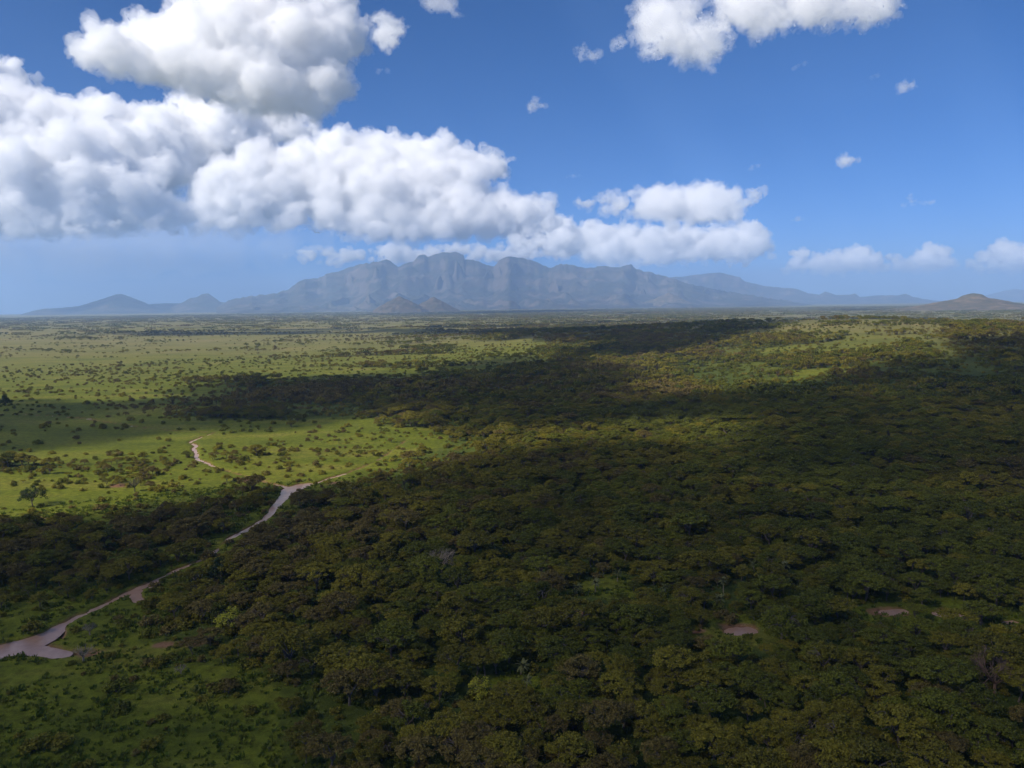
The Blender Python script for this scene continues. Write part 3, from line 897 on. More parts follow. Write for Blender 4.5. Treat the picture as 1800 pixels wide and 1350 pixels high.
class Soup:
    """collects quads and tubes, then makes one mesh"""
    def __init__(self): self.v = []; self.f = []; self.n = 0
    def quads(self, c, a, b_):
        k = len(c)
        if not k: return
        v = np.stack([c - a - b_, c + a - b_, c + a + b_, c - a + b_], 1).reshape(-1, 3)
        self.v.append(v); self.f.append(np.arange(4 * k).reshape(-1, 4) + self.n); self.n += 4 * k
    def tube(self, p0, p1, r0, r1, sides=4):
        p0, p1 = np.asarray(p0, float), np.asarray(p1, float)
        d = p1 - p0; d = d / (np.linalg.norm(d) + 1e-9)
        a = np.cross(d, (0.3, 0.9, 0.2)); a /= np.linalg.norm(a) + 1e-9
        b_ = np.cross(d, a)
        t = np.arange(sides) / sides * 2 * math.pi
        ring = np.cos(t)[:, None] * a + np.sin(t)[:, None] * b_
        self.v.append(np.concatenate([p0 + ring * r0, p1 + ring * r1]))
        i = np.arange(sides); j = (i + 1) % sides
        self.f.append(np.stack([i, j, j + sides, i + sides], -1) + self.n); self.n += 2 * sides
    def mesh(self, name, mat, smooth_shade=False):
        me = mesh_from(name, np.concatenate(self.v), np.concatenate(self.f), smooth_shade)
        me.materials.append(mat)
        return me

def leaves(s, rng, centre, rad, rz, n, size, up=0.75):
    """n little leaf sprays filling a flattened clump, most of them near its skin"""
    q = rng.normal(size=(n, 3)); q /= np.linalg.norm(q, axis=1, keepdims=True)
    q *= (rng.uniform(0.25, 1.0, n) ** 0.5)[:, None]
    c = np.asarray(centre) + q * np.array([rad, rad, rz])
    nor = q * np.array([0.8, 0.8, 0.6]) + rng.normal(size=(n, 3)) * 0.5 + np.array([0, 0, up])
    nor /= np.linalg.norm(nor, axis=1, keepdims=True)
    a = np.cross(nor, rng.normal(size=(n, 3))); a /= np.linalg.norm(a, axis=1, keepdims=True)
    b_ = np.cross(nor, a)
    sz = size * rng.uniform(0.55, 1.25, n)
    s.quads(c, a * sz[:, None] * 0.5, b_ * sz[:, None] * 0.34)

def limb(s, rng, p0, p1, r0, r1, bend=0.18, seg=4, sides=4):
    p0, p1 = np.asarray(p0, float), np.asarray(p1, float)
    L = np.linalg.norm(p1 - p0)
    pts = [p0]
    for k in range(1, seg):
        t = k / seg
        pts.append(p0 + (p1 - p0) * t + rng.normal(size=3) * L * bend * 0.35 + np.array([0, 0, bend * L * math.sin(t * math.pi) * 0.5]))
    pts.append(p1)
    for k in range(seg):
        s.tube(pts[k], pts[k + 1], r0 + (r1 - r0) * k / seg, r0 + (r1 - r0) * (k + 1) / seg, sides)
    return pts

def acacia(seed, clumps=62, per=62, leaf=0.33, R_=5.0, top=7.6, dome=2.4, round_=0.0, fine=True):
    """umbrella acacia: forked trunk, arching limbs, flat layered crown of leaf sprays"""
    rng = np.random.default_rng(seed)
    crown, trunk = Soup(), Soup()
    fork = np.array([rng.normal() * 0.25, rng.normal() * 0.25, 1.7 + rng.uniform(0, 0.7)])
    limb(trunk, rng, (0, 0, -0.5), fork, 0.30, 0.22, 0.05, 3, 6)
    main = 6
    ang = rng.uniform(0, 6.28)
    tips = []
    ex, ey = rng.uniform(0.82, 1.15), rng.uniform(0.82, 1.15)
    for k in range(main):
        a = ang + k * 2 * math.pi / main + rng.normal() * 0.25
        rho = R_ * rng.uniform(0.42, 0.66)
        tip = np.array([math.cos(a) * rho * ex, math.sin(a) * rho * ey, top - dome * (rho / R_) ** 2 - 0.9])
        pts = limb(trunk, rng, fork, tip, 0.17, 0.07, 0.16, 4, 5)
        tips.append(tip)
        if fine:
            for q in range(4):
                a2 = a + rng.normal() * 0.7
                rho2 = min(R_ * 0.95, rho + rng.uniform(0.6, 2.4))
                limb(trunk, rng, pts[2 + q % 3], (math.cos(a2) * rho2 * ex, math.sin(a2) * rho2 * ey, top - dome * (rho2 / R_) ** 2 - 0.6), 0.06, 0.025, 0.12, 2, 3)
    for k in range(clumps):
        rho = R_ * math.sqrt(rng.uniform(0, 1)) * 0.97
        a = rng.uniform(0, 2 * math.pi)
        lump = 0.55 * (math.sin(a * 3 + seed) * 0.5 + math.sin(a * 5 + seed * 2.1) * 0.5)
        rr = rho * (1 + 0.18 * lump)
        z = top - dome * (rho / R_) ** 2 - rng.uniform(0, 0.9 + round_) + 0.3 * lump
        leaves(crown, rng, (math.cos(a) * rr * ex, math.sin(a) * rr * ey, z), rng.uniform(0.7, 1.35), rng.uniform(0.28, 0.5) + round_ * 0.2, per, leaf)
    return trunk, crown

def bush(seed, n=9, per=46, leaf=0.30, spread=1.1, height=1.3):
    rng = np.random.default_rng(seed)
    stems, crown = Soup(), Soup()
    for k in range(n):
        a = rng.uniform(0, 6.28); rho = spread * math.sqrt(rng.uniform(0, 1))
        z = height * rng.uniform(0.35, 1.0) * (1 - 0.35 * rho / spread)
        p = (math.cos(a) * rho, math.sin(a) * rho, z)
        limb(stems, rng, (p[0] * 0.2, p[1] * 0.2, -0.2), p, 0.05, 0.02, 0.1, 2, 3)
        leaves(crown, rng, p, rng.uniform(0.5, 0.85), rng.uniform(0.4, 0.65), per, leaf, 0.5)
    return stems, crown

def bare(seed, height=6.0, spread=1.0, depth=6, first=7):
    """leafless tree: a dome of fine twigs"""
    rng = np.random.default_rng(seed)
    trunk, twigs = Soup(), Soup()
    limb(trunk, rng, (0, 0, -0.4), (0, 0, height * 0.25), 0.26, 0.2, 0.04, 2, 6)
    def grow(p, d, L, r, k):
        q = p + d * L
        (trunk if k >= depth - 1 else twigs).tube(p, q, r, r * 0.66, 3)
        if k == 0: return
        for _ in range(3 if k > 1 else 2):
            nd = d + rng.normal(size=3) * 0.42 * spread + np.array([0, 0, 0.10])
            nd /= np.linalg.norm(nd)
            grow(q, nd, L * rng.uniform(0.66, 0.86), r * 0.6, k - 1)
    for k in range(first):
        a = k * 2 * math.pi / first + rng.normal() * 0.2
        d = np.array([math.cos(a) * 0.75 * spread, math.sin(a) * 0.75 * spread, 0.9]); d /= np.linalg.norm(d)
        grow(np.array([0, 0, height * 0.24]), d, height * 0.24, 0.12, depth - 2)
    return trunk, twigs

def palm(seed, height=3.6, fronds=26):
    rng = np.random.default_rng(seed)
    trunk, crown = Soup(), Soup()
    top = np.array([rng.normal() * 0.3, rng.normal() * 0.3, height])
    limb(trunk, rng, (0, 0, -0.4), top, 0.2, 0.15, 0.03, 4, 6)
    for k in range(fronds):
        a = rng.uniform(0, 6.28); e = rng.uniform(-0.15, 1.25)
        d = np.array([math.cos(a) * math.cos(e), math.sin(a) * math.cos(e), math.sin(e)])
        side = np.cross(d, (0, 0, 1.0)); side /= np.linalg.norm(side) + 1e-9
        p = top.copy(); L = rng.uniform(0.42, 0.58)
        for q in range(5):
            c = p + d * L * 0.5
            w = (0.20, 0.34, 0.36, 0.26, 0.10)[q]
            for sg in (-1, 1):
                o = side * sg * w * 0.5 + np.array([0, 0, -0.12 * w])
                crown.quads((c + o)[None], (d * L * 0.52)[None], (side * w * 0.5 + np.array([0, 0, -0.22 * w * sg]) * 1.0)[None] * sg)
            p = p + d * L
            d = d + np.array([0, 0, -0.24]); d /= np.linalg.norm(d)
    return trunk, crown

def candelabra(seed, arms=34, height=6.5):
    """tree euphorbia: short trunk and many bare upcurved arms"""
    rng = np.random.default_rng(seed)
    trunk, crown = Soup(), Soup()
    limb(trunk, rng, (0, 0, -0.4), (0, 0, height * 0.34), 0.32, 0.26, 0.03, 3, 7)
    for k in range(arms):
        a = rng.uniform(0, 6.28); out = rng.uniform(0.4, 3.0)
        p0 = np.array([0, 0, height * rng.uniform(0.25, 0.36)])
        p1 = np.array([math.cos(a) * out * 0.75, math.sin(a) * out * 0.75, height * rng.uniform(0.45, 0.6)])
        p2 = np.array([math.cos(a) * out, math.sin(a) * out, height * rng.uniform(0.78, 1.0) - 0.22 * out])
        crown.tube(p0, p1, 0.13, 0.12, 5); crown.tube(p1, p2, 0.12, 0.07, 5)
    return trunk, crown

# ---- meshes of each kind, made once
def kind_meshes(pair, bark, leaf, nm):
    return pair[0].mesh(nm + '_trunk', bark), pair[1].mesh(nm + '_crown', leaf)

ACACIA = []
for sd in range(5):
    tr_, cr_ = acacia(sd + 1, round_=(0.0, 0.5, 0.2, 0.9, 0.1)[sd], dome=(2.2, 2.8, 1.7, 3.2, 2.5)[sd], top=(7.6, 7.2, 8.0, 7.4, 7.0)[sd], R_=(5.2, 4.8, 5.4, 4.6, 5.0)[sd])
    tm = tr_.mesh('acacia_trunk', B_BARK)
    ACACIA.append((tm, [cr_.mesh('acacia_crown', mt) for mt in (L_OLIVE, L_BROWN, L_GREEN)]))
BUSH = []
for sd in range(4):
    st_, cr_ = bush(sd + 40, n=(9, 12, 7, 10)[sd], spread=(1.1, 1.5, 0.8, 1.3)[sd], height=(1.3, 1.5, 1.7, 1.1)[sd])
    BUSH.append((st_.mesh('bush_stems', B_BARK), [cr_.mesh('bush_crown', mt) for mt in (L_OLIVE, L_BROWN, L_GREEN)]))

# ---- where everything grows
def scatter(cell, r0, r1, az=42.0, seed=0):
    rng = np.random.default_rng(seed)
    ext = r1
    nx = int(2 * ext * math.sin(R(az)) / cell) + 2
    ny = int(ext / cell) + 2
    gx, gy = np.meshgrid((np.arange(nx) - nx / 2) * cell, np.arange(ny) * cell, indexing='ij')
    x = (gx + rng.uniform(-0.48, 0.48, gx.shape) * cell).ravel(); y = (gy + rng.uniform(-0.48, 0.48, gy.shape) * cell).ravel()
    r = np.hypot(x, y)
    k = (r >= r0) & (r < r1) & (np.abs(np.degrees(np.arctan2(x, y))) < az)
    return x[k], y[k], rng

def grow_trees(cell, r0, r1, seed, clear=2.6):
    x, y, rng = scatter(cell, r0, r1, seed=seed)
    c = tree_cover(x, y)
    clump = fbm(x / 34.0, y / 34.0, 3, seed + 5)
    p = np.where(c > 0.8, c, c * np.clip(5.0 * (clump - 0.40), 0.08, 2.2))
    k = rng.uniform(size=len(x)) < p
    x, y, c = x[k], y[k], c[k]
    near = np.hypot(x, y) < 1300
    ok = np.ones(len(x), bool)
    ok[near] = stream_field(x[near], y[near]) > clear + 1.2
    # the banks on this side are open enough to let the water be seen
    r = np.hypot(x, y)
    for step in (5.0, 10.0, 15.0, 20.0, 26.0):
        q = near & (step < 7.5 * r / CAM_Z)
        sx_, sy_ = x[q] * (1 + step / r[q]), y[q] * (1 + step / r[q])
        ok[q] &= (stream_field(sx_, sy_) > 1.4) | (rng.uniform(size=int(q.sum())) < 0.06)
    return x[ok], y[ok], c[ok], rng

# hue kinds: 0 olive, 1 brown, 2 green; brown trees stand in drifts
def hue_of(x, y, rng):
    u, v = project(x, y, base_height(x, y))
    scrub = np.exp(-((u - 520) / 330.0) ** 2 - ((v - 700) / 34.0) ** 2)         # the leafless grey-brown thicket beyond the meadow
    f = fbm(x / 120.0, y / 120.0, 3, 90) + rng.normal(size=len(x)) * 0.15 + 0.22 * scrub
    return np.where(f > 0.69, 1, np.where(f < 0.42, 2, 0))

SPECIAL_SPOTS = []
def special(name, parts_, u, v, label, cat, scale=1.0, rz=0.0):
    x, y = pix_ground(u, v)
    x, y = float(x), float(y)
    SPECIAL_SPOTS.append((x, y))
    root = link(name, None, loc=(x, y, float(ground_height(np.array([x]), np.array([y]))[0])))
    root.rotation_euler = (0, 0, rz); root.scale = (scale,) * 3
    tag(root, label, cat)
    for nm, me in parts_:
        link(nm, me, root)
    return root

bt = bare(3, 7.0, 1.15); BARE_PALE = (bt[0].mesh('bare_trunk', B_PALE), bt[1].mesh('bare_twigs', B_PALE))
bt = bare(5, 6.5, 1.25); BARE_RED = (bt[0].mesh('bare_trunk', B_RED), bt[1].mesh('bare_twigs', B_RED))
bt = bare(8, 4.2, 1.2, depth=5); BARE_SMALL = (bt[0].mesh('bare_trunk', B_PALE), bt[1].mesh('bare_twigs', B_PALE))
PALMS = [kind_meshes(palm(60 + k, (3.4, 4.4, 2.6)[k]), B_PALE, L_PALM, 'palm') for k in range(3)]
CAND = kind_meshes(candelabra(70), L_SUCC, L_SUCC, 'candelabra')
BRIGHT = kind_meshes(acacia(81, clumps=34, per=40, R_=3.6, top=6.0, dome=3.0, round_=1.6), B_BARK, L_BRIGHT, 'bright')
DARKR = kind_meshes(acacia(82, clumps=80, per=46, R_=4.2, top=7.4, dome=5.2, round_=2.0), B_BARK, L_DARK, 'dark')
BIGT = kind_meshes(acacia(83, clumps=64, per=46, R_=6.0, top=9.5, dome=4.0, round_=1.6), B_BARK, L_DARK, 'big')
GREENR = kind_meshes(acacia(84, clumps=60, per=46, R_=3.8, top=5.6, dome=4.0, round_=1.6), B_BARK, L_GREEN, 'green')

special('bare_tree', (('trunk', BARE_PALE[0]), ('twigs', BARE_PALE[1])), 776, 1008, 'pale leafless domed tree standing out above the dark woodland', 'tree', 1.35)
special('bare_tree', (('trunk', BARE_RED[0]), ('twigs', BARE_RED[1])), 1748, 1222, 'reddish leafless domed tree in the dark canopy at lower right', 'tree', 1.6)
special('bare_tree', (('trunk', BARE_SMALL[0]), ('twigs', BARE_SMALL[1])), 147, 1163, 'leafless pale tree on the bank below the stream pool', 'tree', 1.25)
special('bare_tree', (('trunk', BARE_SMALL[0]), ('twigs', BARE_SMALL[1])), 158, 1116, 'leafless grey tree on the grassy point above the stream backwater', 'tree', 1.0, 1.3)
special('bare_tree', (('trunk', BARE_SMALL[0]), ('twigs', BARE_SMALL[1])), 318, 1186, 'low leafless grey shrub in the grass at lower left', 'tree', 0.75, 2.0)
special('yellow_green_tree', (('trunk', BRIGHT[0]), ('crown', BRIGHT[1])), 407, 1110, 'bright yellow-green tree among dark trees near the stream', 'tree', 1.1)
special('leafy_tree', (('trunk', GREENR[0]), ('crown', GREENR[1])), 385, 1096, 'round fresh green tree just left of the yellow-green tree', 'tree', 1.1)
special('leafy_tree', (('trunk', DARKR[0]), ('crown', DARKR[1])), 389, 1018, 'round very dark tree beside the stream bend', 'tree', 1.0)
special('leafy_tree', (('trunk', BIGT[0]), ('crown', BIGT[1])), 58, 890, 'big dark spreading tree alone on the bright grass at left', 'tree', 1.0)
special('leafy_tree', (('trunk', DARKR[0]), ('crown', DARKR[1])), 10, 714, 'dark round tree at the left edge of the far meadow', 'tree', 1.3)
special('leafy_tree', (('trunk', BRIGHT[0]), ('crown', BRIGHT[1])), 845, 1226, 'small yellow-green tree in the dark lower centre canopy', 'tree', 0.8, 2.0)
special('candelabra_tree', (('trunk', CAND[0]), ('arms', CAND[1])), 237, 864, 'candelabra tree with upcurved bare arms beside bright grass', 'tree', 1.15)
special('candelabra_tree', (('trunk', CAND[0]), ('arms', CAND[1])), 1352, 1104, 'candelabra tree beside the muddy pond in the woodland', 'tree', 0.95, 1.0)
for k, (u, v, lb) in enumerate(((1170, 1046, 'pale palm at the right end of the small clearing'), (1046, 1044, 'pale palm at the left end of the small clearing'),
        (1012, 1046, 'pale palm left of the clearing against dark acacias'), (1085, 1022, 'pale palm on the far side of the small clearing'),
        (1272, 1042, 'taller pale palm right of the clearing'), (1268, 1066, 'pale palm below the taller palm right of the clearing'),
        (1325, 1004, 'pale palm at the dark tree edge above the pond'), (1378, 1012, 'pale palm right of centre among undergrowth'),
        (915, 1186, 'yellowish palm in the lower centre gap'), (925, 1214, 'pale low palm below the yellowish palm'))):
    pm = PALMS[k % 3]
    special('palm_tree', (('trunk', pm[0]), ('fronds', pm[1])), u, v, lb, 'palm', 0.72 + 0.08 * (k % 3), k * 1.1)
SP = np.array(SPECIAL_SPOTS)

# ---- acacias: the nearest 300 in view are trees of their own
tx, ty, tc, trng = grow_trees(5.7, 105, 720, 200)
clear_of = np.ones(len(tx), bool)
for back, gap in ((0.0, 4.2), (5.0, 3.6), (10.0, 3.2)):       # the marked trees stand at the near edge of small gaps
    k_ = 1 - back / np.hypot(SP[:, 0], SP[:, 1])
    clear_of &= np.min(np.hypot(tx[:, None] - SP[None, :, 0] * k_, ty[:, None] - SP[None, :, 1] * k_), 1) > gap
tx, ty = tx[clear_of], ty[clear_of]
tz = ground_height(tx, ty)
tu, tv = project(tx, ty, tz + 4)
ths = np.clip(trng.lognormal(-0.36, 0.28, len(tx)), 0.36, 1.3) * (0.55 + 0.45 * smooth(0.15, 0.7, tree_cover(tx, ty)))
thue = hue_of(tx, ty, trng)
tvar = trng.integers(0, 5, len(tx)); trot = trng.uniform(0, 6.28, len(tx))
inview = (tu > -20) & (tu < 1820) & (tv < 1372) & (tv > 500)
order = np.argsort(np.where(inview, np.hypot(tx, ty), 1e9))
solo = order[:300]
HUES = ['olive', 'brown', 'green']
GROUPS = ['olive foreground acacias', 'brownish foreground acacias', 'greener foreground acacias']
LANDMARKS = [(776, 1000, 'the pale leafless domed tree'), (1748, 1215, 'the reddish leafless domed tree'), (147, 1155, 'the bare tree below the pool'),
             (407, 1100, 'the yellow-green tree'), (389, 1010, 'the round very dark tree'), (845, 1220, 'the small yellow-green tree'),
             (1352, 1095, 'the candelabra tree by the pond'), (1170, 1040, 'the palm right of the clearing'), (1012, 1040, 'the palm left of the clearing'),
             (915, 1180, 'the yellowish palm'), (1302, 1106, 'the muddy pond ringed by red soil'), (1572, 1073, 'the pond beside orange soil'),
             (1776, 1092, 'the tiny pond at the right edge'), (240, 1040, 'the small stream inlet'), (0, 1350, 'the bottom left corner'),
             (450, 1350, 'the bottom edge left of centre'), (900, 1350, 'the bottom edge centre'), (1350, 1350, 'the bottom edge right of centre'), (1800, 1350, 'the bottom right corner'),
             (1250, 1200, 'the middle of the lower right canopy'), (600, 1200, 'the middle of the lower left canopy'), (50, 1130, 'the wide stream pool'),
             (58, 880, 'the big dark tree on bright grass'), (237, 855, 'the candelabra tree by bright grass'), (515, 858, 'the three-armed stream pool'),
             (340, 790, 'the winding upper stream'), (600, 780, 'the bright meadow right of the upper stream'), (150, 940, 'the thicket left of the stream')]
ORD = ['nearest', 'second', 'third', 'fourth', 'fifth', 'sixth', 'seventh', 'eighth', 'ninth', 'tenth', 'eleventh', 'twelfth', 'thirteenth', 'fourteenth',
       'fifteenth', 'sixteenth', 'seventeenth', 'eighteenth', 'nineteenth', 'twentieth']
def landmark_labels(us, vs_, kinds, noun):
    """name each plant by the landmark next to it, the side it is on and its order outward"""
    rows = {}
    for i, (u, v) in enumerate(zip(us, vs_)):
        d = [math.hypot(u - a, (v - b) * 1.3) for a, b, _ in LANDMARKS]
        k = int(np.argmin(d)); a, b, nm = LANDMARKS[k]
        du, dv = u - a, (v - b) * 1.3
        side = ('to the right of' if du > 0 else 'to the left of') if abs(du) > abs(dv) else ('in front of' if dv > 0 else 'behind')
        rows.setdefault((kinds[i], nm, side), []).append((d[k], i))
    out = {}
    for (kd, nm, side), lst in rows.items():
        for q, (_, i) in enumerate(sorted(lst)):
            out[i] = '%s %s %s %s %s' % (ORD[min(q, len(ORD) - 1)], kd, noun, side, nm)
    return out
TREE_LABEL = landmark_labels(tu[solo], tv[solo], [('olive', 'brownish', 'green')[thue[i]] for i in solo], 'acacia')
for li, i in enumerate(solo):
    tm, crowns = ACACIA[tvar[i]]
    root = link('acacia_tree', None, loc=(tx[i], ty[i], tz[i]))
    root.rotation_euler = (0, 0, trot[i]); root.scale = (ths[i], ths[i], ths[i] * (0.9 + 0.2 * ((i * 37) % 10) / 10))
    tag(root, TREE_LABEL[li], 'tree', GROUPS[thue[i]])
    link('trunk', tm, root); link('crown', crowns[thue[i]], root)

# ---- low bushes on the open grass: the nearest ones are bushes of their own
def grow_bushes(cell, r0, r1, seed, open_only):
    x, y, rng = scatter(cell, r0, r1, seed=seed)
    c = tree_cover(x, y)
    clump = fbm(x / 14.0, y / 14.0, 3, seed + 3)
    p = np.where(c < 0.75, 0.10 + 0.9 * c * np.clip((clump - 0.35) * 4, 0, 1.6), 0.55)
    k = rng.uniform(size=len(x)) < p
    x, y = x[k], y[k]
    near = np.hypot(x, y) < 1300
    ok = np.ones(len(x), bool)
    ok[near] = stream_field(x[near], y[near]) > 1.6
    return x[ok], y[ok], rng
bx_, by_, brng = grow_bushes(3.6, 105, 560, 300, True)
bz_ = ground_height(bx_, by_)
bu, bv = project(bx_, by_, bz_ + 0.7)
bs = np.clip(brng.lognormal(-0.1, 0.35, len(bx_)), 0.4, 1.9)
bh = hue_of(bx_, by_, brng); bvar = brng.integers(0, 4, len(bx_)); brot = brng.uniform(0, 6.28, len(bx_))
bcov = tree_cover(bx_, by_)
cand = (bu > 0) & (bu < 1800) & (bv < 1345) & (bcov < 0.62)
border = np.argsort(np.where(cand, np.hypot(bx_, by_) / bs, 1e9))
bsolo = border[:min(160, int(cand.sum()))]
BUSH_LABEL = landmark_labels(bu[bsolo], bv[bsolo], [('olive', 'brown', 'green')[bh[i]] for i in bsolo], 'bush')
for li, i in enumerate(bsolo):
    sm, crowns = BUSH[bvar[i]]
    root = link('bush', None, loc=(bx_[i], by_[i], bz_[i]))
    root.rotation_euler = (0, 0, brot[i]); root.scale = (bs[i],) * 3
    tag(root, BUSH_LABEL[li], 'bush', ('olive', 'brown', 'green')[bh[i]] + ' bushes on the open grass')
    link('stems', sm, root); link('crown', crowns[bh[i]], root)

# ---- the rest of the woodland, bushland and grass: masses nobody could count
def library(name, pairs):
    """meshes to be scattered, kept out of the scene itself"""
    col = bpy.data.collections.new(name)
    for k, me in enumerate(pairs):
        o = bpy.data.objects.new('%s_%02d' % (name, k), me)
        col.objects.link(o)
    return col

def joined(*meshes):
    bm = bmesh.new()
    mats = []
    for me in meshes:
        base = len(bm.faces)
        bm.from_mesh(me)
        bm.faces.ensure_lookup_table()
        for mt in me.materials:
            if mt not in mats: mats.append(mt)
        idx = mats.index(me.materials[0])
        for f in bm.faces[base:]:
            f.material_index = idx
    out = bpy.data.meshes.new('plant'); bm.to_mesh(out); bm.free()
    for mt in mats: out.materials.append(mt)
    return out

def scatter_object(name, col, x, y, z, rot, scale, index, label, cat):
    me = bpy.data.meshes.new(name)
    me.vertices.add(len(x))
    me.vertices.foreach_set('co', np.stack([x, y, z], -1).astype(np.float32).ravel())
    for nm, val, ty_ in (('rot', rot, 'FLOAT'), ('size', scale, 'FLOAT'), ('which', index, 'INT')):
        a = me.attributes.new(nm, ty_, 'POINT')
        a.data.foreach_set('value', np.asarray(val, np.float32 if ty_ == 'FLOAT' else np.int32))
    o = link(name, me)
    ng = bpy.data.node_groups.new(name, 'GeometryNodeTree')
    ng.interface.new_socket('Geometry', in_out='INPUT', socket_type='NodeSocketGeometry')
    ng.interface.new_socket('Geometry', in_out='OUTPUT', socket_type='NodeSocketGeometry')
    N, L = ng.nodes, ng.links
    gi, go = N.new('NodeGroupInput'), N.new('NodeGroupOutput')
    iop = N.new('GeometryNodeInstanceOnPoints')
    ci = N.new('GeometryNodeCollectionInfo')
    ci.inputs[0].default_value = col; ci.inputs[1].default_value = True; ci.inputs[2].default_value = True
    def named(nm, ty_):
        a = N.new('GeometryNodeInputNamedAttribute'); a.data_type = ty_; a.inputs[0].default_value = nm
        return a.outputs[0]
    L.new(gi.outputs[0], iop.inputs['Points']); L.new(ci.outputs[0], iop.inputs['Instance'])
    iop.inputs['Pick Instance'].default_value = True
    L.new(named('which', 'INT'), iop.inputs['Instance Index'])
    cr = N.new('ShaderNodeCombineXYZ'); L.new(named('rot', 'FLOAT'), cr.inputs[2])
    er = N.new('FunctionNodeEulerToRotation'); L.new(cr.outputs[0], er.inputs[0]); L.new(er.outputs[0], iop.inputs['Rotation'])
    cs = N.new('ShaderNodeCombineXYZ')
    for q in range(3): L.new(named('size', 'FLOAT'), cs.inputs[q])
    L.new(cs.outputs[0], iop.inputs['Scale'])
    L.new(iop.outputs[0], go.inputs[0])
    md = o.modifiers.new('scatter', 'NODES'); md.node_group = ng
    tag(o, label, cat, kind='stuff')
    return o

FULL = library('acacia_full', [joined(ACACIA[v][0], ACACIA[v][1][h]) for h in range(3) for v in range(5)])
rest = np.setdiff1d(np.arange(len(tx)), solo)
# lighter trees for the middle distance
LITE = []
for sd in range(4):
    t_, c_ = acacia(sd + 21, clumps=34, per=13, leaf=0.95, round_=(0.2, 0.8, 0.4, 1.2)[sd], dome=(2.2, 2.8, 1.9, 3.2)[sd], fine=False)
    for mt in (L_OLIVE, L_BROWN, L_GREEN):
        LITE.append(joined(t_.mesh('t', B_BARK), c_.mesh('c', mt)))
LITEC = library('acacia_light', LITE)                       # index = variant*3 + hue
scatter_object('woodland', FULL, tx[rest], ty[rest], tz[rest], trot[rest], ths[rest], thue[rest] * 5 + tvar[rest],
               'dense acacia woodland covering the near plain', 'woodland')
mx, my, mz, mr, ms, mi = [], [], [], [], [], []
for cell, r0, r1, sd in ((7.6, 720, 1600, 210), (10.5, 1600, 3200, 220)):
    x, y, c, rng = grow_trees(cell, r0, r1, sd)
    mx.append(x); my.append(y); mz.append(ground_height(x, y)); mr.append(rng.uniform(0, 6.28, len(x)))
    ms.append(np.clip(rng.lognormal(-0.24, 0.26, len(x)), 0.4, 1.35) * (0.55 + 0.45 * smooth(0.1, 0.6, c))); mi.append(rng.integers(0, 4, len(x)) * 3 + hue_of(x, y, rng))
cat_ = np.concatenate
scatter_object('woodland', LITEC, cat_(mx), cat_(my), cat_(mz), cat_(mr), cat_(ms), cat_(mi), 'farther woodland spreading over the low ridge and middle plain', 'woodland')

# far bushland: patches of many small crowns
FARP = []
for sd in range(4):
    rng = np.random.default_rng(sd + 500)
    for mt in (L_OLIVE, L_BROWN, L_GREEN):
        s = Soup()
        for k in range(15):
            p = (rng.uniform(-21, 21), rng.uniform(-21, 21), rng.uniform(1.6, 4.2))
            leaves(s, rng, p, rng.uniform(1.6, 3.6), rng.uniform(1.2, 2.4), 16, 2.6)
        FARP.append(s.mesh('bush_patch', mt))
FARC = library('bush_patch', FARP)
fx, fy, frng = scatter(44.0, 3200, 11500, seed=230)
fc = tree_cover(fx, fy)
fk = frng.uniform(size=len(fx)) < np.clip(0.08 + 0.8 * fc * (fbm(fx / 500.0, fy / 300.0, 3, 77) * 2 - 0.3), 0.05, 0.9)
fx, fy = fx[fk], fy[fk]
scatter_object('bushland', FARC, fx, fy, ground_height(fx, fy), frng.uniform(0, 6.28, len(fx)), np.clip(frng.normal(1, 0.2, len(fx)), 0.6, 1.4),
               frng.integers(0, 4, len(fx)) * 3 + hue_of(fx, fy, frng), 'far scattered bushland on the plain toward the mountains', 'bushland')

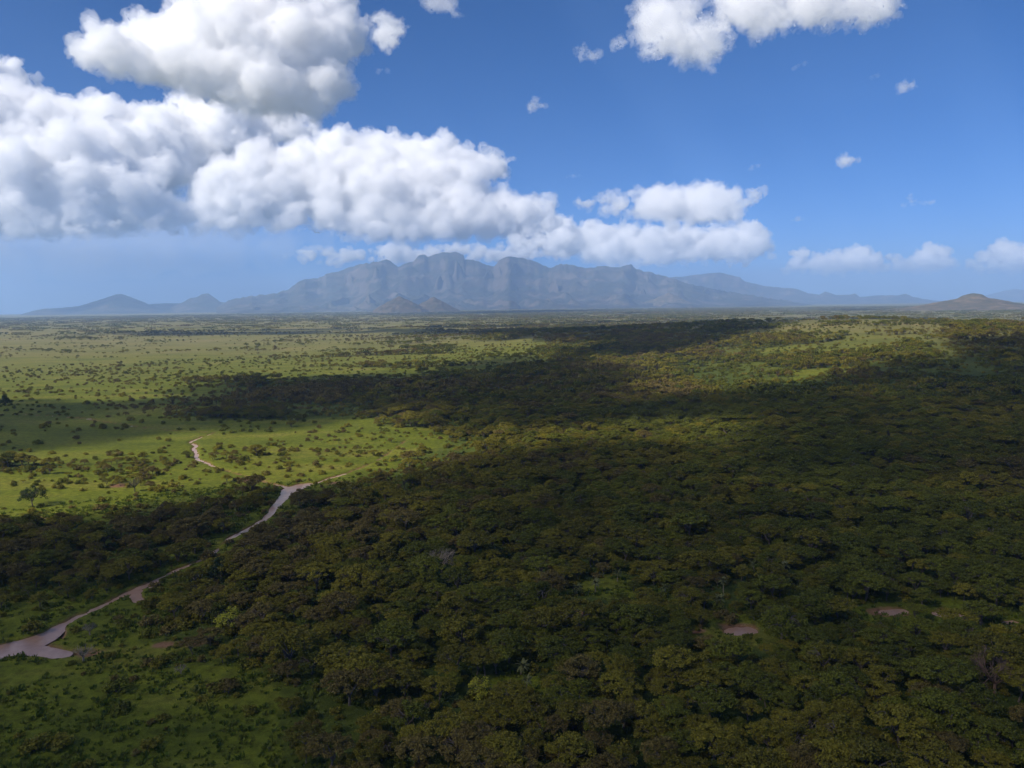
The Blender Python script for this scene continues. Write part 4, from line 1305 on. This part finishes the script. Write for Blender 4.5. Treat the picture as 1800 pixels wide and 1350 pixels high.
# undergrowth between the trees and tufts on the open ground
BUSHC = library('bush_full', [joined(BUSH[v][0], BUSH[v][1][h]) for h in range(3) for v in range(4)])
brest = np.setdiff1d(np.arange(len(bx_)), bsolo)
b2x, b2y, b2rng = grow_bushes(7.0, 560, 1500, 310, False)
scatter_object('undergrowth', BUSHC, cat_([bx_[brest], b2x]), cat_([by_[brest], b2y]), cat_([bz_[brest], ground_height(b2x, b2y)]),
               cat_([brot[brest], b2rng.uniform(0, 6.28, len(b2x))]), cat_([bs[brest], np.clip(b2rng.lognormal(0.25, 0.3, len(b2x)), 0.6, 2.2)]),
               cat_([bh[brest] * 4 + bvar[brest], hue_of(b2x, b2y, b2rng) * 4 + b2rng.integers(0, 4, len(b2x))]),
               'low undergrowth between the trees', 'undergrowth')
TUFT = []
for sd in range(4):
    rng = np.random.default_rng(sd + 700); s = Soup()
    n_ = 26
    a = rng.uniform(0, 6.28, n_); rho = 0.55 * np.sqrt(rng.uniform(0, 1, n_)); hgt = rng.uniform(0.25, 0.6, n_)
    c = np.stack([np.cos(a) * rho, np.sin(a) * rho, hgt * 0.45], -1)
    side = np.stack([-np.sin(a + 1), np.cos(a + 1), 0 * a], -1) * 0.07
    up = np.stack([np.cos(a) * 0.3, np.sin(a) * 0.3, np.ones(n_)], -1) * (hgt * 0.5)[:, None]
    s.quads(c, side, up)
    TUFT.append(s.mesh('grass_tuft', L_GRASS))
GR = library('grass_tuft', TUFT)
gx_, gy_, grng = scatter(1.5, 120, 420, az=36, seed=320)
gc = tree_cover(gx_, gy_)
gk = (grng.uniform(size=len(gx_)) < np.where(gc < 0.7, 0.8, 0.3) * np.clip((fbm(gx_ / 6.0, gy_ / 6.0, 3, 78) - 0.3) * 3, 0.05, 1))
gx_, gy_ = gx_[gk], gy_[gk]
ok = stream_field(gx_, gy_) > 0.7
gx_, gy_ = gx_[ok], gy_[ok]
scatter_object('grass', GR, gx_, gy_, ground_height(gx_, gy_) - 0.03, grng.uniform(0, 6.28, len(gx_)), np.clip(grng.lognormal(0.0, 0.35, len(gx_)), 0.5, 2.2),
               grng.integers(0, 4, len(gx_)), 'tufted green grass on the open ground', 'grass')
print('COUNTS trees', len(tx), 'mid', sum(map(len, mx)), 'patch', len(fx), 'bush', len(bx_) + len(b2x), 'tuft', len(gx_))
# ================================================================ haze: the air itself
HAZE_TOP, HAZE_BOTTOM, HAZE_R = 1480.0, -140.0, 46000.0
bm = bmesh.new()
bmesh.ops.create_cube(bm, size=1.0)
for v in bm.verts:
    v.co = Vector((v.co.x * 2 * HAZE_R, v.co.y * 2 * HAZE_R, HAZE_BOTTOM if v.co.z < 0 else HAZE_TOP))
me = bpy.data.meshes.new('haze'); bm.to_mesh(me); bm.free()
hm = bpy.data.materials.new('haze_air'); hm.use_nodes = True
hn, hl = hm.node_tree.nodes, hm.node_tree.links
hn.remove(hn['Principled BSDF'])
pv = hn.new('ShaderNodeVolumePrincipled')
pv.inputs['Color'].default_value = (0.41, 0.63, 1.0, 1)
pv.inputs['Density'].default_value = 5.8e-5
pv.inputs['Anisotropy'].default_value = 0.0
hl.new(pv.outputs[0], hn['Material Output'].inputs['Volume'])
me.materials.append(hm)
haze = link('haze', me)
tag(haze, kind='stuff')
